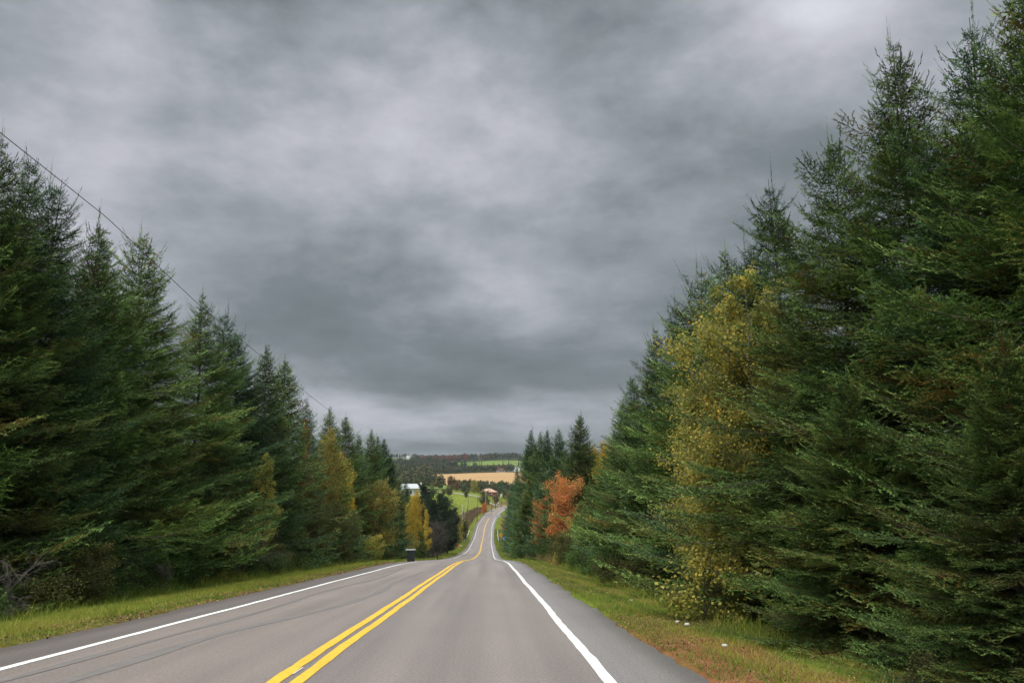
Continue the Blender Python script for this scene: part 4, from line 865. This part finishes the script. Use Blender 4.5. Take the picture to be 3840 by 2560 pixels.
# white barn
y = 545; x = ray(1532, 1850)[0] * y; z = float(zt(x, y)); e = empty('barn', (x, y, z - .3), 'white barn with a pale metal roof above the amber tree', 'barn', None, math.radians(38))
one('wall', 'siding', e, lambda m: (m.box(-5, 6, -4.6, 4.6, 0, 4.2), prism(m, -5, 6, -4.6, 4.6, 4.2, 6.9)))
def roofp(m):
    for s in (-1, 1): V = np.array([(-5.4, s * 5.1, 3.98), (6.4, s * 5.1, 3.98), (6.4, 0, 7.0), (-5.4, 0, 7.0)]); V2 = V + [0, 0, .18]; m.add(np.concatenate([V, V2]), [(0, 1, 2, 3), (7, 6, 5, 4), (0, 4, 5, 1), (1, 5, 6, 2), (2, 6, 7, 3), (3, 7, 4, 0)])
one('roof', 'metalroof', e, roofp)
one('lean_to', 'white', e, lambda m: m.box(-4, 6, 4.65, 8.2, 0, 3.0)); one('lean_to_roof', 'metalroof', e, lambda m: m.add([(-4.3, 4.6, 3.95), (6.3, 4.6, 3.95), (6.3, 8.7, 2.9), (-4.3, 8.7, 2.9), (-4.3, 4.6, 4.1), (6.3, 4.6, 4.1), (6.3, 8.7, 3.05), (-4.3, 8.7, 3.05)], [(0, 1, 2, 3), (7, 6, 5, 4), (0, 4, 5, 1), (1, 5, 6, 2), (2, 6, 7, 3), (3, 7, 4, 0)]))
one('door', 'bluegrey', e, lambda m: m.box(6.0, 6.12, .3, 3.3, 0, 3.4)); one('door', 'bluegrey', e, lambda m: m.box(6.0, 6.12, 5.4, 7.4, 0, 2.3))
for a in (-3.7,): one('window', 'bluegrey', e, lambda m: m.box(6.0, 6.1, a, a + 2.6, 1.5, 3.0))
for a in (-3.5, 1.5): one('window', 'bluegrey', e, lambda m: m.box(a, a + 2.6, -4.72, -4.6, 1.5, 2.9))
y = 520; x = ray(1541, 1850)[0] * y; e = empty('yard_post', (x, y, float(zt(x, y))), 'dark square post in front of the white barn', 'post'); one('post', 'darkwood', e, lambda m: m.box(-.45, .45, -.4, .4, 0, 3.0)); one('cap', 'pole', e, lambda m: m.box(-.5, .5, -.45, .45, 3.0, 3.15))
y = 560; x = ray(1581, 1810)[0] * y; z = float(zt(x, y)); e = empty('flag_pole', (x, y, z), 'white flag on a thin pole right of the barn', 'flag'); H = top_z(1806, y) - z
one('pole', 'white', e, lambda m: m.tube([(0, 0, 0), (0, 0, H)], .06, 6)); one('flag', 'white', e, lambda m: m.box(-.9, .0, -.03, .03, H - 2.2, H - .4))
y = 505; x = ray(1545, 1860)[0] * y; z = float(zt(x, y)); e = empty('yard_fence', (x, y, z), 'low white fence in front of the white barn', 'fence')
for a in range(-4, 5): one('post', 'white', e, lambda m: m.box(a * 1.6 - .07, a * 1.6 + .07, -.07, .07, 0, 1.2))
for hh in (.35, .85): one('rail', 'white', e, lambda m: m.box(-6.4, 6.4, .08, .14, hh, hh + .3))
# red bungalow
y = 640; x = ray(1834, 1850)[0] * y; z = float(zt(x, y)) - .2; e = empty('bungalow', (x, y, z), 'dark red bungalow with a tan hipped roof beside the lane', 'house', None, math.radians(-12))
one('wall', 'redwall', e, lambda m: m.box(-5.6, 5.6, -3.5, 3.5, 0, 2.7))
one('roof', 'tanroof', e, lambda m: (m.add([(-6.2, -4.1, 2.6), (6.2, -4.1, 2.6), (6.2, 4.1, 2.6), (-6.2, 4.1, 2.6), (-3.2, 0, 5.2), (1.5, 0, 5.2)], [(0, 1, 5, 4), (2, 3, 4, 5), (0, 3, 2, 1)]), m.add([(-6.2, -4.1, 2.6), (6.2, -4.1, 2.6), (6.2, 4.1, 2.6), (-6.2, 4.1, 2.6), (-3.2, 0, 5.2), (1.5, 0, 5.2)], [(1, 2, 5), (3, 0, 4)])))
for a in (.6, 3.0, -3.6):
    f_ = one('window', 'white', e, lambda m: m.box(a - .6, a + .6, -3.6, -3.5, .9, 2.2)); one('pane', 'glass', f_, lambda m: m.box(a - .42, a + .42, -3.64, -3.6, 1.05, 2.05))
one('door', 'white', e, lambda m: m.box(-1.4, -.5, -3.58, -3.5, 0, 2.05)); one('chimney', 'stone', e, lambda m: m.box(-.4, .2, .3, .9, 4.2, 5.7))
# white farmhouse on the far slope
y = 1240; x = ray(1936, 1760)[0] * y; z = float(zt(x, y)) - .5; e = empty('farmhouse', (x, y, z), 'white gabled farmhouse with a dark roof on the far slope', 'house', None, math.radians(8))
one('wall', 'white', e, lambda m: (m.box(-4.5, 4.5, -5, 5, 0, 5.2), prism(m, -4.5, 4.5, -5, 5, 5.2, 8.6, 'y')))
one('roof', 'darkroof', e, lambda m: [m.add([(s * 5.1, -5.4, 4.7), (s * 5.1, 5.4, 4.7), (0, 5.4, 8.75), (0, -5.4, 8.75), (s * 5.1, -5.4, 5.0), (s * 5.1, 5.4, 5.0), (0, 5.4, 9.05), (0, -5.4, 9.05)], [(0, 1, 2, 3), (7, 6, 5, 4), (0, 4, 5, 1), (1, 5, 6, 2), (3, 2, 6, 7), (0, 3, 7, 4)]) for s in (-1, 1)] and None)
one('wing', 'darkroof', e, lambda m: prism(m, -13, -4.6, -4, 4, 3.4, 8.0, 'x')); one('wing_wall', 'siding', e, lambda m: m.box(-12.5, -4.6, -3.6, 3.6, 0, 3.4))
for a, b in ((-1.6, 3.0), (1.6, 3.0), (0, 5.9)): one('window', 'glass', e, lambda m: m.box(a - .9, a + .9, -5.12, -5.0, b - .8, b + .8))
one('porch', 'white', e, lambda m: m.box(-3.5, 6.5, -7.5, -5.05, 0, 1.9))
y = 1205; x = ray(1878, 1768)[0] * y; z = float(zt(x, y)) - .3; e = empty('row_house', (x, y, z), 'low building with a dull red roof and white walls above the tan field', 'house', None, math.radians(-6))
one('wall', 'siding', e, lambda m: m.box(-6, 6, -3.5, 3.5, 0, 2.8)); one('roof', 'dullred', e, lambda m: prism(m, -6.6, 6.6, -4.2, 4.2, 2.82, 5.6)); one('door', 'darkwood', e, lambda m: m.box(-1, .2, -3.6, -3.5, 0, 2.1))
for a in (-4, 2.2, 4.2): one('window', 'glass', e, lambda m: m.box(a - .7, a + .7, -3.6, -3.5, .9, 2.1))
for u, y, w_, h_, lb in [(1578, 2080, 8, 3.4, 'tiny white shed roof on the far ridge field'), (1527, 2040, 2.4, 4, 'tiny white far silo, first below the ridge field'), (1533, 2040, 2.2, 4, 'tiny white far silo, second below the ridge field'), (1551, 2050, 2.0, 3.5, 'tiny white far silo standing apart')]:
    x = ray(u, 1720)[0] * y; e = empty('shed' if w_ > 4 else 'silo', (x, y, float(zt(x, y)) + (0 if w_ > 4 else 0)), lb, 'shed' if w_ > 4 else 'silo')
    if w_ > 4: one('wall', 'siding', e, lambda m: m.box(-w_, w_, -5, 5, 0, h_)); one('roof', 'metalroof', e, lambda m: prism(m, -w_ - .4, w_ + .4, -5.4, 5.4, h_ + .02, h_ + 3.5))
    else: one('tank', 'white', e, lambda m: m.tube([(0, 0, 0), (0, 0, h_ * 2.2)], w_, 10)); one('dome', 'metalroof', e, lambda m: m.tube([(0, 0, h_ * 2.2), (0, 0, h_ * 2.5)], [w_, .2], 10))
# small white things by the far bend
for u, v, w_, h_, lb, nm in [(1865.5, 1888, .8, 1.3, 'white round bale or tank beside the far bend', 'tank'), (1880, 1863, .9, 2.4, 'white sign board at the lane beside the farthest pole', 'sign')]:
    x, y, z = hit(u, v + 3, 440, 700); e = empty('white_' + nm, (x, y, z), lb, nm)
    if nm == 'tank': one('shell', 'siding', e, lambda m: m.tube([(-.9, 0, .8), (-.8, 0, .8), (.8, 0, .8), (.9, 0, .8)], [.3, .8, .8, .3], 12)); one('cradle', 'steel', e, lambda m: m.box(-.7, .7, -.4, .4, 0, .25))
    else: one('board', 'white', e, lambda m: m.box(-.7, .7, -.05, .05, .6, 3.2)); one('post', 'pole', e, lambda m: m.box(-.08, .08, .06, .2, 0, 2.8))

# ------------------------------------------------------------------ roadside furniture
# black wheelie bin with its lid hanging open
y = 66.5; x = ray(1541, 2080)[0] * y; z = float(zt(x, y)) + .02; e = empty('wheelie_bin', (x, y, z), 'black wheelie bin with its lid hanging open at the left verge', 'bin', None, math.radians(6))
def taper(m, x0, x1, y0, y1, z0, z1, g): m.add([(x0 + g, y0 + g, z0), (x1 - g, y0 + g, z0), (x1 - g, y1 - g, z0), (x0 + g, y1 - g, z0), (x0, y0, z1), (x1, y0, z1), (x1, y1, z1), (x0, y1, z1)], [(3, 2, 1, 0), (4, 5, 6, 7), (0, 1, 5, 4), (1, 2, 6, 5), (2, 3, 7, 6), (3, 0, 4, 7)])
one('body', 'bin', e, lambda m: taper(m, -.30, .30, -.33, .33, .06, .92, .055)); one('rim', 'steel', e, lambda m: m.box(-.42, .36, -.37, .37, .925, .975))
one('lid', 'bin', e, lambda m: m.add([(-.43, -.33, .95), (-.43, .33, .95), (-.56, .30, .32), (-.56, -.30, .32), (-.39, -.33, .93), (-.39, .33, .93), (-.51, .30, .30), (-.51, -.30, .30)], [(0, 1, 2, 3), (7, 6, 5, 4), (0, 4, 5, 1), (1, 5, 6, 2), (2, 6, 7, 3), (3, 7, 4, 0)]))
for s in (-1, 1): one('wheel', 'black', e, lambda m: m.tube([(.24 if s > 0 else -.30, .30, .1), (.30 if s > 0 else -.24, .30, .1)], .1, 12))
# low wooden fence section
y = 104; x = ray(1626, 2080)[0] * y; z = float(zt(x, y)); e = empty('wooden_fence', (x, y, z), 'short dark wooden fence section right of the black bin', 'fence')
for s in (-.62, .52): one('post', 'darkwood', e, lambda m: m.box(s - .06, s + .06, -.06, .06, -.1, .95))
for hh in (.30, .74): one('rail', 'darkwood', e, lambda m: m.box(-.56, .46, -.03, .03, hh, hh + .09))
# orange marker and mailbox at the driveway
y = 240; x = ray(1722, 2040)[0] * y; z = float(zt(x, y)); e = empty('marker_post', (x, y, z), 'orange T shaped marker post by the left driveway', 'post')
one('post', 'orangep', e, lambda m: m.box(-.08, .08, -.06, .06, 0, 1.3)); one('arm', 'orangep', e, lambda m: m.box(-.2, .45, -.05, .05, 1.302, 1.45))
y = 243; x = ray(1730, 2040)[0] * y; z = float(zt(x, y)); e = empty('mailbox', (x, y, z), 'small grey mailbox beside the orange marker post', 'mailbox')
one('post', 'pole', e, lambda m: m.box(-.05, .05, -.05, .05, 0, .8)); one('box', 'steel', e, lambda m: m.tube([(-.3, 0, .95), (.3, 0, .95)], .16, 10))
# guard rails on both sides of the culvert
for s, u, lb in ((-6.6, 1765, 'white guard rail on the left side of the dip'), (6.2, 1860, 'white guard rail on the right side of the dip')):
    ys = np.linspace(300, 372, 19); x, z, nx, ny = frame(ys); X = x + nx * s; Y = ys + ny * s; e = empty('guard_rail', (X[0], Y[0], z[0]), lb, 'guard rail', 'white guard rails'); Lc = np.stack([X - X[0], Y - Y[0], z - z[0]], -1)
    mb = MB(); R_ = .16
    for k in range(18):
        a, b = Lc[k], Lc[k + 1]; V = [a + [0, 0, .45], b + [0, 0, .45], b + [0, 0, .95], a + [0, 0, .95]]; V = np.array(V); V2 = V + [.12 * (1 if s > 0 else -1), 0, 0]
        mb.add(np.concatenate([V, V2]), [(0, 1, 2, 3), (7, 6, 5, 4), (0, 4, 5, 1), (3, 2, 6, 7)])
    mb.build('beam', MAT['white'], e)
    for k in range(0, 19, 3): one('post', 'pole', e, lambda m: m.box(Lc[k][0] + (.14 if s > 0 else -.30), Lc[k][0] + (.30 if s > 0 else -.14), Lc[k][1] - .08, Lc[k][1] + .08, Lc[k][2] - .3, Lc[k][2] + .9))
# yellow diamond warning sign with a curved arrow
y = 292; x = ray(1879, 2006)[0] * y; z = float(zt(x, y)); zc_ = ray(1879, 2006)[1] * y - z; e = empty('warning_sign', (x, y, z), 'yellow diamond warning sign with a black bent arrow', 'road sign')
one('post', 'steel', e, lambda m: m.box(-.05, .05, .03, .13, -.2, zc_ + .3)); dm = one('panel', 'signy', e, lambda m: m.add([(0, -.02, zc_ - .68), (.68, -.02, zc_), (0, -.02, zc_ + .68), (-.68, -.02, zc_), (0, .025, zc_ - .68), (.68, .025, zc_), (0, .025, zc_ + .68), (-.68, .025, zc_)], [(0, 1, 2, 3), (7, 6, 5, 4), (0, 4, 5, 1), (1, 5, 6, 2), (2, 6, 7, 3), (3, 7, 4, 0)]))
def arrow(m):
    m.add([(-.16, -.035, zc_ - .36), (-.03, -.035, zc_ - .36), (-.03, -.035, zc_ - .02), (-.16, -.035, zc_ + .02), (.12, -.035, zc_ + .14), (.03, -.035, zc_ + .2)], [(0, 1, 2, 3), (3, 2, 4, 5)]); m.add([(-.06, -.035, zc_ + .12), (.18, -.035, zc_ + .06), (.12, -.035, zc_ + .38)], [(0, 1, 2)])
one('arrow', 'black', dm, arrow)
# blue box on a thin post
y = 228; x = ray(1892, 2018)[0] * y; z = float(zt(x, y)); zc_ = ray(1892, 2018)[1] * y - z; e = empty('newspaper_box', (x, y, z), 'blue roadside box on a thin post below the yellow sign', 'box')
one('post', 'steel', e, lambda m: m.box(-.3, -.22, -.04, .04, -.2, zc_ - .4)); one('box', 'blue', e, lambda m: taper(m, -.42, .42, -.4, .4, zc_ - .42, zc_ + .42, .03)); one('door', 'bluel', e, lambda m: m.box(-.34, -.12, -.43, -.405, zc_ - .3, zc_ + .32))

# ------------------------------------------------------------------ air
m, t, o = newmat('haze_air'); pv = t.nodes.new('ShaderNodeVolumePrincipled'); pv.inputs['Density'].default_value = .00006; pv.inputs['Color'].default_value = (.80, .90, 1.0, 1); pv.inputs['Anisotropy'].default_value = 0
t.links.new(pv.outputs[0], o.inputs['Volume'])
hz_lo = float(GZ.min()) - 1; mb = MB(); mb.box(-5200, 5200, -120, 6300, hz_lo, 60); haze = mb.build('haze', m); haze['kind'] = 'stuff'
